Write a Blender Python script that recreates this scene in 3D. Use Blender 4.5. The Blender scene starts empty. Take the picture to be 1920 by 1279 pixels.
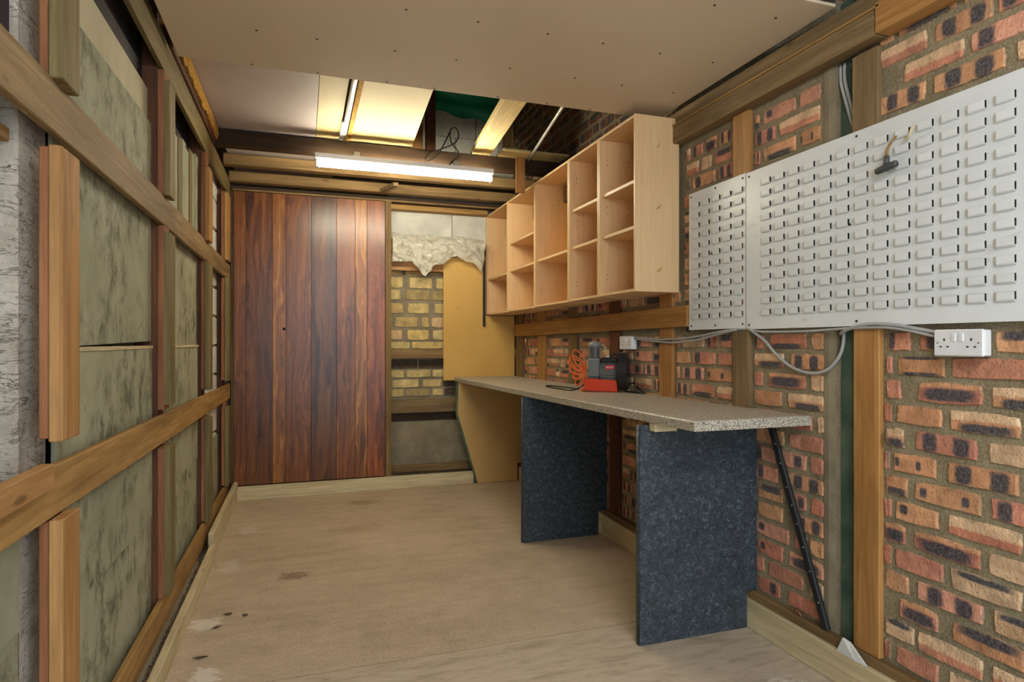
import bpy, bmesh, math, random
from mathutils import Vector, Matrix
from math import radians, sin, cos, pi

# ------------------------------------------------------------------ camera, world, exposure
SC = bpy.context.scene
COL = SC.collection
cam_d = bpy.data.cameras.new('camera'); cam = bpy.data.objects.new('camera', cam_d); COL.objects.link(cam)
cam.location = (0, 0, 1.285); cam.rotation_euler = (radians(90), 0, radians(-18.6645))
cam_d.sensor_fit = 'HORIZONTAL'; cam_d.sensor_width = 36; cam_d.lens = 21.731
cam_d.shift_y = 3.5/1920; cam_d.clip_start = .05; cam_d.clip_end = 200
SC.camera = cam
world = bpy.data.worlds.new('world'); SC.world = world; world.use_nodes = True
WB = world.node_tree.nodes['Background']
WB.inputs[0].default_value = (.72, .87, 1.0, 1); WB.inputs[1].default_value = 2.6
portal_d = bpy.data.lights.new('door_portal', 'AREA'); portal_d.shape = 'RECTANGLE'; portal_d.size = 2.5; portal_d.size_y = 2.4
portal_d.cycles.is_portal = True
portal = bpy.data.objects.new('door_portal', portal_d); COL.objects.link(portal)
portal.location = (.67, -.75, 1.22); portal.rotation_euler = (radians(90), 0, 0)     # faces into the room
TUBE_STRENGTH = 84.0
FRONT_TUBE_STRENGTH = 104.0
SC.view_settings.view_transform = 'Standard'; SC.view_settings.look = 'None'
SC.view_settings.gamma = 1; SC.view_settings.exposure = 0.38
SC.view_settings.use_curve_mapping = False
SC.cycles.use_denoising = True
SC.cycles.max_bounces = 10; SC.cycles.diffuse_bounces = 6; SC.cycles.sample_clamp_indirect = 6
SC.cycles.caustics_reflective = False; SC.cycles.caustics_refractive = False

RND = random.Random(7)

# ------------------------------------------------------------------ node helpers
def new_mat(name):
    m = bpy.data.materials.new(name); m.use_nodes = True
    nt = m.node_tree
    return m, nt, nt.nodes['Principled BSDF']
def nd(nt, t, ins=None, **props):
    n = nt.nodes.new(t)
    for k, v in props.items(): setattr(n, k, v)
    for k, v in (ins or {}).items():
        if isinstance(v, bpy.types.NodeSocket): nt.links.new(v, n.inputs[k])
        elif n.inputs[k].type == 'VECTOR' and isinstance(v, (int, float)): n.inputs[k].default_value = (v, v, v)
        else: n.inputs[k].default_value = v
    return n
def c4(c): return (c[0], c[1], c[2], 1)
def srgb(r, g, b):
    f = lambda x: x/12.92 if x <= .04045 else ((x+.055)/1.055)**2.4
    return (f(r/255), f(g/255), f(b/255))
def ramp(nt, fac, stops):
    n = nt.nodes.new('ShaderNodeValToRGB'); nt.links.new(fac, n.inputs[0])
    e = n.color_ramp.elements
    while len(e) < len(stops): e.new(.5)
    for i, (p, c) in enumerate(stops): e[i].position = p; e[i].color = c4(c) if not isinstance(c, float) else (c, c, c, 1)
    return n.outputs[0]
def mix(nt, fac, a, b, mode='MIX'):
    n = nt.nodes.new('ShaderNodeMix'); n.data_type = 'RGBA'; n.blend_type = mode
    for s, v in ((n.inputs[0], fac), (n.inputs[6], a), (n.inputs[7], b)):
        if isinstance(v, bpy.types.NodeSocket): nt.links.new(v, s)
        else: s.default_value = v if not isinstance(v, tuple) else c4(v)
    return n.outputs[2]
def math_(nt, op, a, b=None, clamp=False):
    n = nt.nodes.new('ShaderNodeMath'); n.operation = op; n.use_clamp = clamp
    for i, v in enumerate((a, b)):
        if v is None: continue
        if isinstance(v, bpy.types.NodeSocket): nt.links.new(v, n.inputs[i])
        else: n.inputs[i].default_value = v
    return n.outputs[0]
def sstep(nt, v, lo, hi):
    n = nt.nodes.new('ShaderNodeMapRange'); n.interpolation_type = 'SMOOTHSTEP'
    nt.links.new(v, n.inputs[0]); n.inputs[1].default_value = lo; n.inputs[2].default_value = hi
    return n.outputs[0]
def coords(nt, scale=(1, 1, 1), rnd=True, rot=(0, 0, 0)):
    tc = nd(nt, 'ShaderNodeTexCoord'); vec = tc.outputs['Object']
    if rnd:
        oi = nd(nt, 'ShaderNodeObjectInfo')
        off = math_(nt, 'MULTIPLY', oi.outputs['Random'], 37.0)
        vec = nd(nt, 'ShaderNodeVectorMath', {0: vec, 1: off}, operation='ADD').outputs[0]
    return nd(nt, 'ShaderNodeMapping', {'Vector': vec, 'Scale': scale, 'Rotation': rot}).outputs[0]
def noise(nt, vec, scale=1, detail=4, rough=.55, dist=0):
    return nd(nt, 'ShaderNodeTexNoise', {'Vector': vec, 'Scale': scale, 'Detail': detail, 'Roughness': rough, 'Distortion': dist}).outputs[0]
def bump(nt, bs, h, strength=.3, dist=.01):
    b = nd(nt, 'ShaderNodeBump', {'Height': h, 'Strength': strength, 'Distance': dist})
    nt.links.new(b.outputs[0], bs.inputs['Normal'])
def setcol(nt, bs, col, rough=.7, spec=.35):
    if isinstance(col, bpy.types.NodeSocket): nt.links.new(col, bs.inputs['Base Color'])
    else: bs.inputs['Base Color'].default_value = c4(col)
    if isinstance(rough, bpy.types.NodeSocket): nt.links.new(rough, bs.inputs['Roughness'])
    else: bs.inputs['Roughness'].default_value = rough
    bs.inputs['Specular IOR Level'].default_value = spec

# ------------------------------------------------------------------ materials
CACHE = {}
def wood(key, ca, cb, stain, axis, rough=.7, amount=.5, spec=.25, gscale=1.0, knots=.6, scuff=0.0):
    kk = (key, axis)
    if kk in CACHE: return CACHE[kk]
    m, nt, bs = new_mat('wood_%s_%s' % (key, axis))
    s = {'x': (1.3, 26, 26), 'y': (26, 1.3, 26), 'z': (26, 26, 1.3)}[axis]
    v = coords(nt, tuple(q*gscale for q in s)); g = noise(nt, v, 1, 6, .62, .9)
    s2 = {'x': (.8, 4, 4), 'y': (4, .8, 4), 'z': (4, 4, .8)}[axis]
    st = noise(nt, coords(nt, s2), 1.6, 5, .6, .4)
    col = ramp(nt, g, [(.34, ca), (.64, cb)])
    fs = noise(nt, coords(nt, tuple(q*3.2 for q in s)), 1, 4, .7)
    col = mix(nt, .55, col, mix(nt, 1.0, col, ramp(nt, fs, [(.3, (.62, .60, .58)), (.7, (1.22, 1.22, 1.22))]), 'MULTIPLY')) if knots else col
    col = mix(nt, math_(nt, 'MULTIPLY', sstep(nt, st, .44, .72), amount), col, stain)
    kn = nd(nt, 'ShaderNodeTexVoronoi', {'Vector': coords(nt, {'x': (2.6, 9, 9), 'y': (9, 2.6, 9), 'z': (9, 9, 2.6)}[axis]), 'Scale': 1.0}).outputs[0]
    col = mix(nt, math_(nt, 'MULTIPLY', math_(nt, 'SUBTRACT', 1, sstep(nt, kn, .05, .11)), knots), col, tuple(c*.25 for c in ca))
    if scuff:
        sc_ = noise(nt, coords(nt, tuple(q*2.2 for q in s2)), 4.0, 5, .7, 1.5)
        col = mix(nt, math_(nt, 'MULTIPLY', sstep(nt, sc_, .62, .70), scuff), col, srgb(206, 190, 160))
    setcol(nt, bs, col, rough, spec); bump(nt, bs, g, .35, .004)
    CACHE[kk] = m
    return m
W_OLD = lambda a: wood('old', srgb(112, 88, 54), srgb(150, 122, 82), srgb(88, 68, 44), a)
W_SCUFF = lambda a: wood('scuffed', srgb(122, 98, 64), srgb(156, 130, 92), srgb(96, 74, 50), a, scuff=.5)
W_RAIL = lambda a: wood('rail', srgb(146, 110, 62), srgb(182, 144, 88), srgb(112, 84, 50), a, amount=.6)
W_BATTEN = lambda a: wood('batten', srgb(156, 112, 64), srgb(188, 144, 92), srgb(128, 94, 60), a)
W_BGREEN = lambda a: wood('bgreen', srgb(108, 94, 58), srgb(138, 122, 82), srgb(88, 78, 50), a)
W_DARK = lambda a: wood('dark', srgb(82, 52, 34), srgb(116, 74, 50), srgb(58, 38, 28), a)
W_RED = lambda a: wood('red', srgb(128, 82, 54), srgb(160, 108, 74), srgb(96, 62, 44), a)
W_BEAM = lambda a: wood('beam', srgb(50, 36, 23), srgb(74, 55, 37), srgb(34, 25, 18), a)
W_ORANGE = lambda a: wood('orange', srgb(156, 108, 56), srgb(188, 140, 82), srgb(132, 84, 42), a, amount=.6, rough=.5, spec=.4)
W_GREY = lambda a: wood('grey', srgb(112, 92, 64), srgb(146, 122, 86), srgb(88, 72, 50), a)
W_PALE = lambda a: wood('pale', srgb(198, 182, 142), srgb(222, 206, 166), srgb(168, 148, 106), a, amount=.5)
W_CREAM = lambda a: wood('cream', srgb(212, 186, 124), srgb(232, 210, 154), srgb(196, 164, 100), a, amount=.4)
W_MELAMINE = lambda a: wood('melamine', srgb(218, 182, 134), srgb(228, 194, 148), srgb(212, 176, 128), a, rough=.45, amount=.15, spec=.4, gscale=1.6, knots=0.0)

def mottled(name, a, b, scale, rough=.8, bscale=None, bstr=.2, lo=.35, hi=.65, spec=.3, rnd=True, detail=6):
    m, nt, bs = new_mat(name)
    v = coords(nt, (1, 1, 1), rnd)
    n = noise(nt, v, scale, detail, .6)
    setcol(nt, bs, ramp(nt, n, [(lo, a), (hi, b)]), rough, spec)
    bump(nt, bs, noise(nt, v, bscale or scale*8, 4, .6), bstr, .004)
    return m
def plain(name, c, rough=.5, spec=.4, metal=0.0):
    m, nt, bs = new_mat(name); setcol(nt, bs, c, rough, spec); bs.inputs['Metallic'].default_value = metal
    v = coords(nt); n = noise(nt, v, 14, 5, .6)
    col = mix(nt, n, tuple(x*.86 for x in c), tuple(min(1, x*1.1) for x in c)); nt.links.new(col, bs.inputs['Base Color'])
    return m

def make_mortar():
    m, nt, bs = new_mat('mortar'); v = coords(nt, (1, 1, 1), False)
    a = noise(nt, v, 8, 5, .6); g = noise(nt, v, 130, 4, .7)
    col = ramp(nt, a, [(.3, srgb(146, 134, 107)), (.7, srgb(177, 163, 133))])
    col = mix(nt, .7, col, mix(nt, 1.0, col, ramp(nt, g, [(.32, (.6, .58, .55)), (.68, (1.3, 1.3, 1.28))]), 'MULTIPLY'))
    setcol(nt, bs, col, .95, .2); bump(nt, bs, math_(nt, 'ADD', g, noise(nt, v, 30, 4, .6)), .9, .012)
    return m
M_MORTAR = make_mortar()
M_RENDER = mottled('cement_render', srgb(122, 112, 92), srgb(150, 138, 114), 6, .95, 60, .6, rnd=False)
def make_post():
    m, nt, bs = new_mat('concrete_post')
    v = coords(nt); a = noise(nt, v, 9, 6, .65); cr = noise(nt, coords(nt, (6, 6, 26)), 1.0, 5, .6, .6)
    col = ramp(nt, a, [(.3, srgb(156, 146, 132)), (.7, srgb(198, 190, 178))])
    crack = math_(nt, 'SUBTRACT', 1, sstep(nt, math_(nt, 'ABSOLUTE', math_(nt, 'SUBTRACT', cr, .5)), .0, .014))
    col = mix(nt, math_(nt, 'MULTIPLY', crack, math_(nt, 'MULTIPLY', sstep(nt, noise(nt, v, 14, 3), .5, .66), .6)), col, srgb(92, 82, 72))
    pit = noise(nt, coords(nt, (1, 1, 1.6)), 55, 4, .65)
    col = mix(nt, math_(nt, 'MULTIPLY', sstep(nt, pit, .60, .68), .6), col, srgb(104, 94, 82))
    setcol(nt, bs, col, .92, .2); bump(nt, bs, math_(nt, 'SUBTRACT', pit, math_(nt, 'MULTIPLY', crack, .8)), .8, .008)
    return m
M_CONCPOST = make_post()
M_WHITEBLOCK = mottled('white_painted_block', srgb(196, 196, 186), srgb(222, 222, 212), 6, .8, 40, .4)
M_BLACK = plain('black_rubber', (.012, .012, .012), .5)
M_BLACKPLASTIC = plain('black_plastic', (.016, .016, .018), .3, .5)
M_WHITEPLASTIC = plain('white_plastic', (.82, .82, .83), .3, .5)
M_CABLE = plain('grey_cable', srgb(170, 170, 168), .45)
M_REDPAINT = plain('red_paint', srgb(214, 66, 34), .4, .5)
M_ALU = plain('cast_metal', srgb(128, 128, 124), .5, .5)
M_ALUDARK = plain('dark_metal', srgb(72, 74, 74), .5, .5)
M_ORANGEHOSE = plain('orange_hose', srgb(222, 104, 42), .35, .5)
M_GALV = plain('galvanised_metal', srgb(196, 196, 190), .4, .5, .3)
M_RODBLACK = plain('black_painted_steel', (.014, .014, .015), .42, .5)
M_GREENPAINT = mottled('green_paint', srgb(62, 84, 72), srgb(92, 112, 96), 8, .6)
M_FELT = mottled('dark_felt', srgb(34, 34, 38), srgb(74, 62, 62), 3, .7)
M_PALEBOARD = mottled('pale_board', srgb(176, 168, 136), srgb(198, 190, 158), 4, .7)
M_DIRT = mottled('grit', srgb(70, 58, 46), srgb(158, 140, 118), 160, .95, 150, 1.0, .4, .6)
M_LEAF = plain('dry_leaf', srgb(86, 66, 44), .8)
M_TORN = plain('bare_chipboard', srgb(186, 146, 92), .8)
M_HOLE = plain('dark_hole', (.006, .006, .006), .9)
M_FELTROOF = mottled('roof_boards', srgb(58, 46, 36), srgb(84, 68, 52), 3, .9)
M_COPPER = plain('copper_pipe', srgb(206, 190, 160), .35, .5, .4)
M_LABELRED = plain('label_red', srgb(206, 40, 50), .35)
M_PORCELAIN = plain('white_shard', srgb(214, 212, 206), .35)

def make_mould():
    m, nt, bs = new_mat('mouldy_sheet')
    v = coords(nt, (1, 1, 1)); base = noise(nt, v, 3, 5, .6)
    col = ramp(nt, base, [(.3, srgb(146, 146, 120)), (.7, srgb(172, 171, 144))])
    st = noise(nt, coords(nt, (9, 9, 6)), 1.5, 8, .75, .2); big = noise(nt, coords(nt, (1, 1, 1)), 2.4, 4, .6)
    mask = math_(nt, 'MULTIPLY', sstep(nt, st, .43, .66), sstep(nt, big, .36, .58))
    col = mix(nt, math_(nt, 'MULTIPLY', mask, .85), col, srgb(62, 60, 36))
    sp = noise(nt, coords(nt, (30, 30, 18)), 1.6, 3, .6)
    col = mix(nt, math_(nt, 'MULTIPLY', sstep(nt, sp, .66, .74), .7), col, srgb(46, 44, 30))
    setcol(nt, bs, col, .75, .3); bump(nt, bs, noise(nt, v, 40, 4), .15, .003)
    return m
M_MOULD = make_mould()
M_CLEANSHEET = mottled('grey_green_sheet', srgb(146, 148, 122), srgb(168, 168, 142), 5, .7, 60, .1)

def make_brick_mat():
    m, nt, bs = new_mat('brick')
    at = lambda n: nd(nt, 'ShaderNodeAttribute', attribute_name=n)
    bc, b2, r1, r2 = at('bc'), at('b2'), at('r1'), at('r2')
    uv = nd(nt, 'ShaderNodeSeparateXYZ', {0: at('UVMap').outputs['Vector']}); u, v = uv.outputs[0], uv.outputs[1]
    pos = nd(nt, 'ShaderNodeNewGeometry').outputs['Position']
    n1 = noise(nt, pos, 38, 5, .65); n2 = noise(nt, pos, 110, 4, .6); n3 = noise(nt, pos, 14, 4, .6)
    def rect(a):
        s = nd(nt, 'ShaderNodeSeparateColor', {0: a.outputs['Color']})
        du = math_(nt, 'DIVIDE', math_(nt, 'ABSOLUTE', math_(nt, 'SUBTRACT', u, s.outputs[0])), s.outputs[2])
        dv = math_(nt, 'DIVIDE', math_(nt, 'ABSOLUTE', math_(nt, 'SUBTRACT', v, s.outputs[1])), a.outputs['Alpha'])
        q = math_(nt, 'SUBTRACT', 1, math_(nt, 'POWER', math_(nt, 'ADD', math_(nt, 'POWER', du, 4), math_(nt, 'POWER', dv, 4)), .25))
        q = math_(nt, 'ADD', q, math_(nt, 'MULTIPLY', math_(nt, 'SUBTRACT', n1, .5), .55))
        return sstep(nt, q, -.12, .36)
    dark = math_(nt, 'MAXIMUM', rect(r1), rect(r2))
    sf = math_(nt, 'ADD', math_(nt, 'SUBTRACT', v, b2.outputs['Alpha']), math_(nt, 'MULTIPLY', math_(nt, 'SUBTRACT', n1, .5), .35))
    col = mix(nt, sstep(nt, sf, -.06, .08), bc.outputs['Color'], b2.outputs['Color'])
    col = mix(nt, .75, col, mix(nt, 1.0, col, ramp(nt, n3, [(.3, (.58, .56, .55)), (.7, (1.3, 1.27, 1.24))]), 'MULTIPLY'))
    col = mix(nt, math_(nt, 'MULTIPLY', sstep(nt, n2, .60, .70), .45), col, srgb(84, 60, 48))
    dcol = ramp(nt, n2, [(.35, srgb(38, 42, 50)), (.7, srgb(98, 102, 108))])
    col = mix(nt, math_(nt, 'MULTIPLY', dark, .93), col, dcol)
    eu = math_(nt, 'MULTIPLY', math_(nt, 'MINIMUM', u, math_(nt, 'SUBTRACT', 1, u)), 2.6)
    e = math_(nt, 'MINIMUM', eu, math_(nt, 'MINIMUM', v, math_(nt, 'SUBTRACT', 1, v)))
    e = math_(nt, 'ADD', e, math_(nt, 'MULTIPLY', math_(nt, 'SUBTRACT', n1, .5), .62))
    mort = math_(nt, 'SUBTRACT', 1, sstep(nt, e, -.03, .09))
    col = mix(nt, math_(nt, 'MULTIPLY', mort, .9), col, srgb(150, 137, 110))
    setcol(nt, bs, col, .88, .25); bump(nt, bs, math_(nt, 'ADD', n1, math_(nt, 'MULTIPLY', n2, .6)), .9, .010)
    return m
M_BRICK = make_brick_mat()

def make_laminate():
    m, nt, bs = new_mat('rosewood_laminate')
    v = coords(nt, (13, 13, .55)); warp = noise(nt, coords(nt, (5, 5, 1.1)), 1.2, 3, .5)
    vv = nd(nt, 'ShaderNodeVectorMath', {0: v, 1: nd(nt, 'ShaderNodeVectorMath', {0: warp, 1: 2.4}, operation='MULTIPLY').outputs[0]}, operation='ADD').outputs[0]
    g = noise(nt, vv, 1.0, 7, .62, 1.4); fine = noise(nt, coords(nt, (150, 150, 3)), 1, 3, .5)
    at = nd(nt, 'ShaderNodeObjectInfo')
    dark, mid, light = srgb(56, 30, 13), srgb(116, 66, 28), srgb(162, 104, 48)
    col = ramp(nt, g, [(.30, dark), (.50, mid), (.72, light)])
    col = mix(nt, 1.0, col, at.outputs['Color'], 'MULTIPLY')
    col = mix(nt, math_(nt, 'MULTIPLY', sstep(nt, fine, .55, .7), .35), col, srgb(50, 22, 12))
    setcol(nt, bs, col, .3, .5)
    return m
M_LAMINATE = make_laminate()

def make_granite():
    m, nt, bs = new_mat('speckled_worktop')
    v = coords(nt, (1, 1, 1), False)
    a = noise(nt, v, 210, 3, .7); b = noise(nt, v, 330, 2, .6)
    col = ramp(nt, a, [(.36, srgb(52, 48, 44)), (.46, srgb(150, 142, 126)), (.54, srgb(198, 190, 172)), (.66, srgb(226, 220, 206))])
    col = mix(nt, math_(nt, 'MULTIPLY', sstep(nt, b, .60, .66), .8), col, srgb(60, 54, 50))
    setcol(nt, bs, col, .42, .45)
    return m
M_GRANITE = make_granite()

def make_bluelam():
    m, nt, bs = new_mat('blue_fleck_laminate')
    v = coords(nt, (1, 1, 1)); w = noise(nt, v, 26, 3, .6)
    wv = nd(nt, 'ShaderNodeVectorMath', {0: nd(nt, 'ShaderNodeCombineXYZ', {0: w, 1: noise(nt, v, 31, 3), 2: noise(nt, v, 22, 3)}).outputs[0], 1: (.10, .10, .10)}, operation='MULTIPLY').outputs[0]
    vv = nd(nt, 'ShaderNodeVectorMath', {0: v, 1: wv}, operation='ADD').outputs[0]
    e = nd(nt, 'ShaderNodeTexVoronoi', {'Vector': vv, 'Scale': 46.0}, feature='DISTANCE_TO_EDGE').outputs[0]
    e2 = nd(nt, 'ShaderNodeTexVoronoi', {'Vector': vv, 'Scale': 83.0}, feature='DISTANCE_TO_EDGE').outputs[0]
    gate = sstep(nt, noise(nt, v, 44, 2), .44, .6)
    ln = math_(nt, 'MULTIPLY', math_(nt, 'SUBTRACT', 1, sstep(nt, e, .0, .055)), gate)
    ln2 = math_(nt, 'MULTIPLY', math_(nt, 'SUBTRACT', 1, sstep(nt, e2, .0, .06)), .45)
    base = ramp(nt, noise(nt, v, 60, 4), [(.35, srgb(30, 37, 45)), (.65, srgb(50, 60, 69))])
    col = mix(nt, math_(nt, 'MULTIPLY', math_(nt, 'MAXIMUM', ln, ln2), .75), base, srgb(134, 146, 152))
    setcol(nt, bs, col, .45, .45)
    return m
M_BLUE = make_bluelam()

def make_floor():
    m, nt, bs = new_mat('concrete_floor')
    v = coords(nt, (1, 1, 1), False)
    sx = nd(nt, 'ShaderNodeSeparateXYZ', {0: v})
    a = noise(nt, v, 1.4, 6, .6); fine = noise(nt, v, 170, 3, .7); streak = noise(nt, coords(nt, (1.2, 11, 1), False), 1.0, 6, .65, .3)
    col = ramp(nt, a, [(.3, srgb(178, 160, 136)), (.7, srgb(200, 181, 157))])
    col = mix(nt, math_(nt, 'MULTIPLY', sstep(nt, streak, .42, .68), .28), col, srgb(210, 191, 166))
    col = mix(nt, math_(nt, 'MULTIPLY', sstep(nt, streak, .52, .30), .12), col, srgb(154, 134, 110))
    mot = noise(nt, v, 9, 7, .7); gr = noise(nt, v, 75, 4, .7)
    col = mix(nt, .55, col, mix(nt, 1.0, col, ramp(nt, mot, [(.3, (.80, .79, .77)), (.7, (1.16, 1.16, 1.16))]), 'MULTIPLY'))
    col = mix(nt, .5, col, mix(nt, 1.0, col, ramp(nt, gr, [(.35, (.72, .70, .66)), (.65, (1.2, 1.2, 1.2))]), 'MULTIPLY'))
    # screed joint about 2.5 m in: in front of it the slab is greyer and rougher
    edge = math_(nt, 'ADD', sx.outputs[1], math_(nt, 'MULTIPLY', math_(nt, 'SUBTRACT', noise(nt, v, 4, 4), .5), .05))
    near = math_(nt, 'SUBTRACT', 1, sstep(nt, edge, 2.50, 2.525))
    rough_n = noise(nt, coords(nt, (3, 14, 1), False), 1.5, 7, .7, .5)
    ncol = ramp(nt, rough_n, [(.3, srgb(146, 132, 110)), (.5, srgb(190, 176, 154)), (.7, srgb(208, 195, 174))])
    col = mix(nt, math_(nt, 'MULTIPLY', near, .75), col, ncol)
    line = math_(nt, 'SUBTRACT', 1, sstep(nt, math_(nt, 'ABSOLUTE', math_(nt, 'SUBTRACT', edge, 2.515)), .0, .007))
    col = mix(nt, math_(nt, 'MULTIPLY', line, .4), col, srgb(120, 98, 76))
    col = mix(nt, math_(nt, 'MULTIPLY', sstep(nt, fine, .58, .72), .5), col, srgb(112, 97, 76))
    def blob(x, y, rx, ry, c, k, lo=.35):
        d = nd(nt, 'ShaderNodeVectorMath', {0: nd(nt, 'ShaderNodeMapping', {'Vector': v, 'Location': (-x/rx, -y/ry, 0), 'Scale': (1/rx, 1/ry, 0)}).outputs[0]}, operation='LENGTH').outputs['Value']
        q = math_(nt, 'SUBTRACT', 1, d); q = math_(nt, 'ADD', q, math_(nt, 'MULTIPLY', math_(nt, 'SUBTRACT', noise(nt, coords(nt, (14, 22, 1), False), 1.6, 6, .7), .5), 2.0))
        return mix(nt, math_(nt, 'MULTIPLY', sstep(nt, q, lo, lo+.35), k), col, c)
    white = srgb(226, 218, 204)
    col = blob(-.43, 3.12, .13, .13, white, .8); col = blob(-.36, 2.62, .10, .16, white, .8)
    col = blob(-.40, 3.9, .10, .2, white, .35); col = blob(-.36, 4.6, .14, .16, white, .35)
    col = blob(-.05, 3.62, .14, .12, srgb(110, 90, 62), .6); col = blob(.45, 5.1, .26, .14, srgb(136, 116, 76), .5)
    col = blob(1.7, 1.85, .2, .12, white, .7); col = blob(.35, 4.4, .4, .18, srgb(150, 130, 96), .35)
    setcol(nt, bs, col, .82, .25)
    bump(nt, bs, math_(nt, 'ADD', noise(nt, v, 60, 5), math_(nt, 'MULTIPLY', fine, .5)), .22, .004)
    return m
M_FLOOR = make_floor()

def make_panelpaint(name, a, b):
    m, nt, bs = new_mat(name)
    v = coords(nt); n = noise(nt, v, 1.1, 4, .5); sp = noise(nt, v, 9, 5, .62)
    col = ramp(nt, n, [(.3, a), (.7, b)])
    col = mix(nt, math_(nt, 'MULTIPLY', sstep(nt, sp, .64, .78), .3), col, tuple(c*.45 for c in a))
    setcol(nt, bs, col, .6, .3)
    return m
M_CEIL = make_panelpaint('ceiling_hardboard', srgb(212, 194, 168), srgb(220, 203, 178))
M_CEILGREY = make_panelpaint('grey_ceiling_sheet', srgb(186, 174, 172), srgb(198, 188, 184))
M_CEILCREAM = make_panelpaint('cream_ceiling_sheet', srgb(206, 186, 132), srgb(216, 198, 146))
M_MDF = make_panelpaint('mdf', srgb(202, 160, 84), srgb(214, 174, 100))
M_MDF2 = make_panelpaint('mdf_pale', srgb(196, 160, 100), srgb(208, 174, 114))

def make_chip():
    m, nt, bs = new_mat('broken_chipboard')
    v = coords(nt); a = noise(nt, v, 120, 4, .7)
    setcol(nt, bs, ramp(nt, a, [(.35, srgb(130, 84, 30)), (.5, srgb(206, 152, 68)), (.66, srgb(238, 198, 116))]), .9, .2)
    bump(nt, bs, a, 1.0, .01)
    return m
M_CHIP = make_chip()

def make_peg():
    m, nt, bs = new_mat('white_enamelled_steel')
    v = coords(nt); n = noise(nt, v, 3, 5, .6); g = noise(nt, coords(nt, (1, 3, 9)), 1.4, 6, .68)
    col = ramp(nt, n, [(.3, srgb(222, 226, 226)), (.7, srgb(236, 239, 240))])
    col = mix(nt, math_(nt, 'MULTIPLY', sstep(nt, g, .60, .76), .45), col, srgb(150, 140, 124))
    setcol(nt, bs, col, .33, .5)
    return m
M_PEG = make_peg()

def make_plastic():
    m, nt, bs = new_mat('polythene')
    out = nt.nodes['Material Output']
    setcol(nt, bs, srgb(240, 238, 226), .10, 1.0)
    tl = nd(nt, 'ShaderNodeBsdfTranslucent', {'Color': c4(srgb(226, 222, 198))}); tp = nd(nt, 'ShaderNodeBsdfTransparent')
    m1 = nd(nt, 'ShaderNodeMixShader', {0: .35}); nt.links.new(bs.outputs[0], m1.inputs[1]); nt.links.new(tl.outputs[0], m1.inputs[2])
    fv = nd(nt, 'ShaderNodeMapRange', {0: noise(nt, coords(nt), 9, 4, .6, .8), 1: .38, 2: .66, 3: .08, 4: .62}).outputs[0]
    m2 = nd(nt, 'ShaderNodeMixShader', {0: fv}); nt.links.new(m1.outputs[0], m2.inputs[1]); nt.links.new(tp.outputs[0], m2.inputs[2])
    nt.links.new(m2.outputs[0], out.inputs[0])
    bump(nt, bs, noise(nt, coords(nt), 22, 3, .55, 1.0), .5, .02)
    return m
M_POLY = make_plastic()
def make_tarp():
    m, nt, bs = new_mat('green_tarpaulin')
    n = noise(nt, coords(nt, (3, 3, 9)), 1, 5, .6)
    setcol(nt, bs, ramp(nt, n, [(.3, srgb(16, 134, 100)), (.7, srgb(66, 200, 150))]), .4, .4)
    return m
M_TARP = make_tarp()
def emit(name, c, s):
    m, nt, bs = new_mat(name)
    bs.inputs['Base Color'].default_value = c4(c); bs.inputs['Emission Color'].default_value = c4(c); bs.inputs['Emission Strength'].default_value = s
    return m
M_TUBE = emit('lit_tube', (1.0, .91, .68), TUBE_STRENGTH)
M_TUBE_COOL = emit('lit_tube_cool', (.95, .97, 1.0), FRONT_TUBE_STRENGTH)

# ------------------------------------------------------------------ mesh helpers
def link_mesh(name, me, mat, parent=None, loc=(0, 0, 0)):
    o = bpy.data.objects.new(name, me); COL.objects.link(o); o.location = loc
    if mat is not None and not me.materials: me.materials.append(mat)
    if parent is not None: o.parent = parent
    return o
def bm_obj(name, bm, mat, parent=None, smooth=False, center=True, loc=None):
    """mesh from a bmesh in the parent's space; its origin goes to the middle of its bounds unless loc is given"""
    bm.normal_update()
    if loc is None:
        if center:
            lo = Vector([min(v.co[i] for v in bm.verts) for i in range(3)]); hi = Vector([max(v.co[i] for v in bm.verts) for i in range(3)])
            loc = (lo+hi)/2
            bmesh.ops.translate(bm, verts=bm.verts, vec=-loc)
        else: loc = (0, 0, 0)
    me = bpy.data.meshes.new(name); bm.to_mesh(me); bm.free()
    if smooth:
        for p in me.polygons: p.use_smooth = True
    return link_mesh(name, me, mat, parent, loc)
def add_box(bm, x0, x1, y0, y1, z0, z1, bev=0.0):
    r = bmesh.ops.create_cube(bm, size=1)
    for v in r['verts']:
        v.co = Vector(((x0+x1)/2 + v.co.x*(x1-x0), (y0+y1)/2 + v.co.y*(y1-y0), (z0+z1)/2 + v.co.z*(z1-z0)))
    if bev > 0:
        es = list({e for v in r['verts'] for e in v.link_edges})
        bmesh.ops.bevel(bm, geom=es, offset=bev, segments=1, profile=.5, affect='EDGES')
def box(name, x0, x1, y0, y1, z0, z1, mat, parent=None, bev=.002, shear_z=0.0, jit=0.0):
    """shear_z: z rises by this much from y0 to y1"""
    bm = bmesh.new(); add_box(bm, x0, x1, y0, y1, z0, z1, bev)
    for v in bm.verts:
        if shear_z: v.co.z += shear_z*(v.co.y-y0)/(y1-y0)
        if jit: v.co += Vector((RND.uniform(-jit, jit), RND.uniform(-jit, jit), RND.uniform(-jit, jit)))
    return bm_obj(name, bm, mat, parent)
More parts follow.
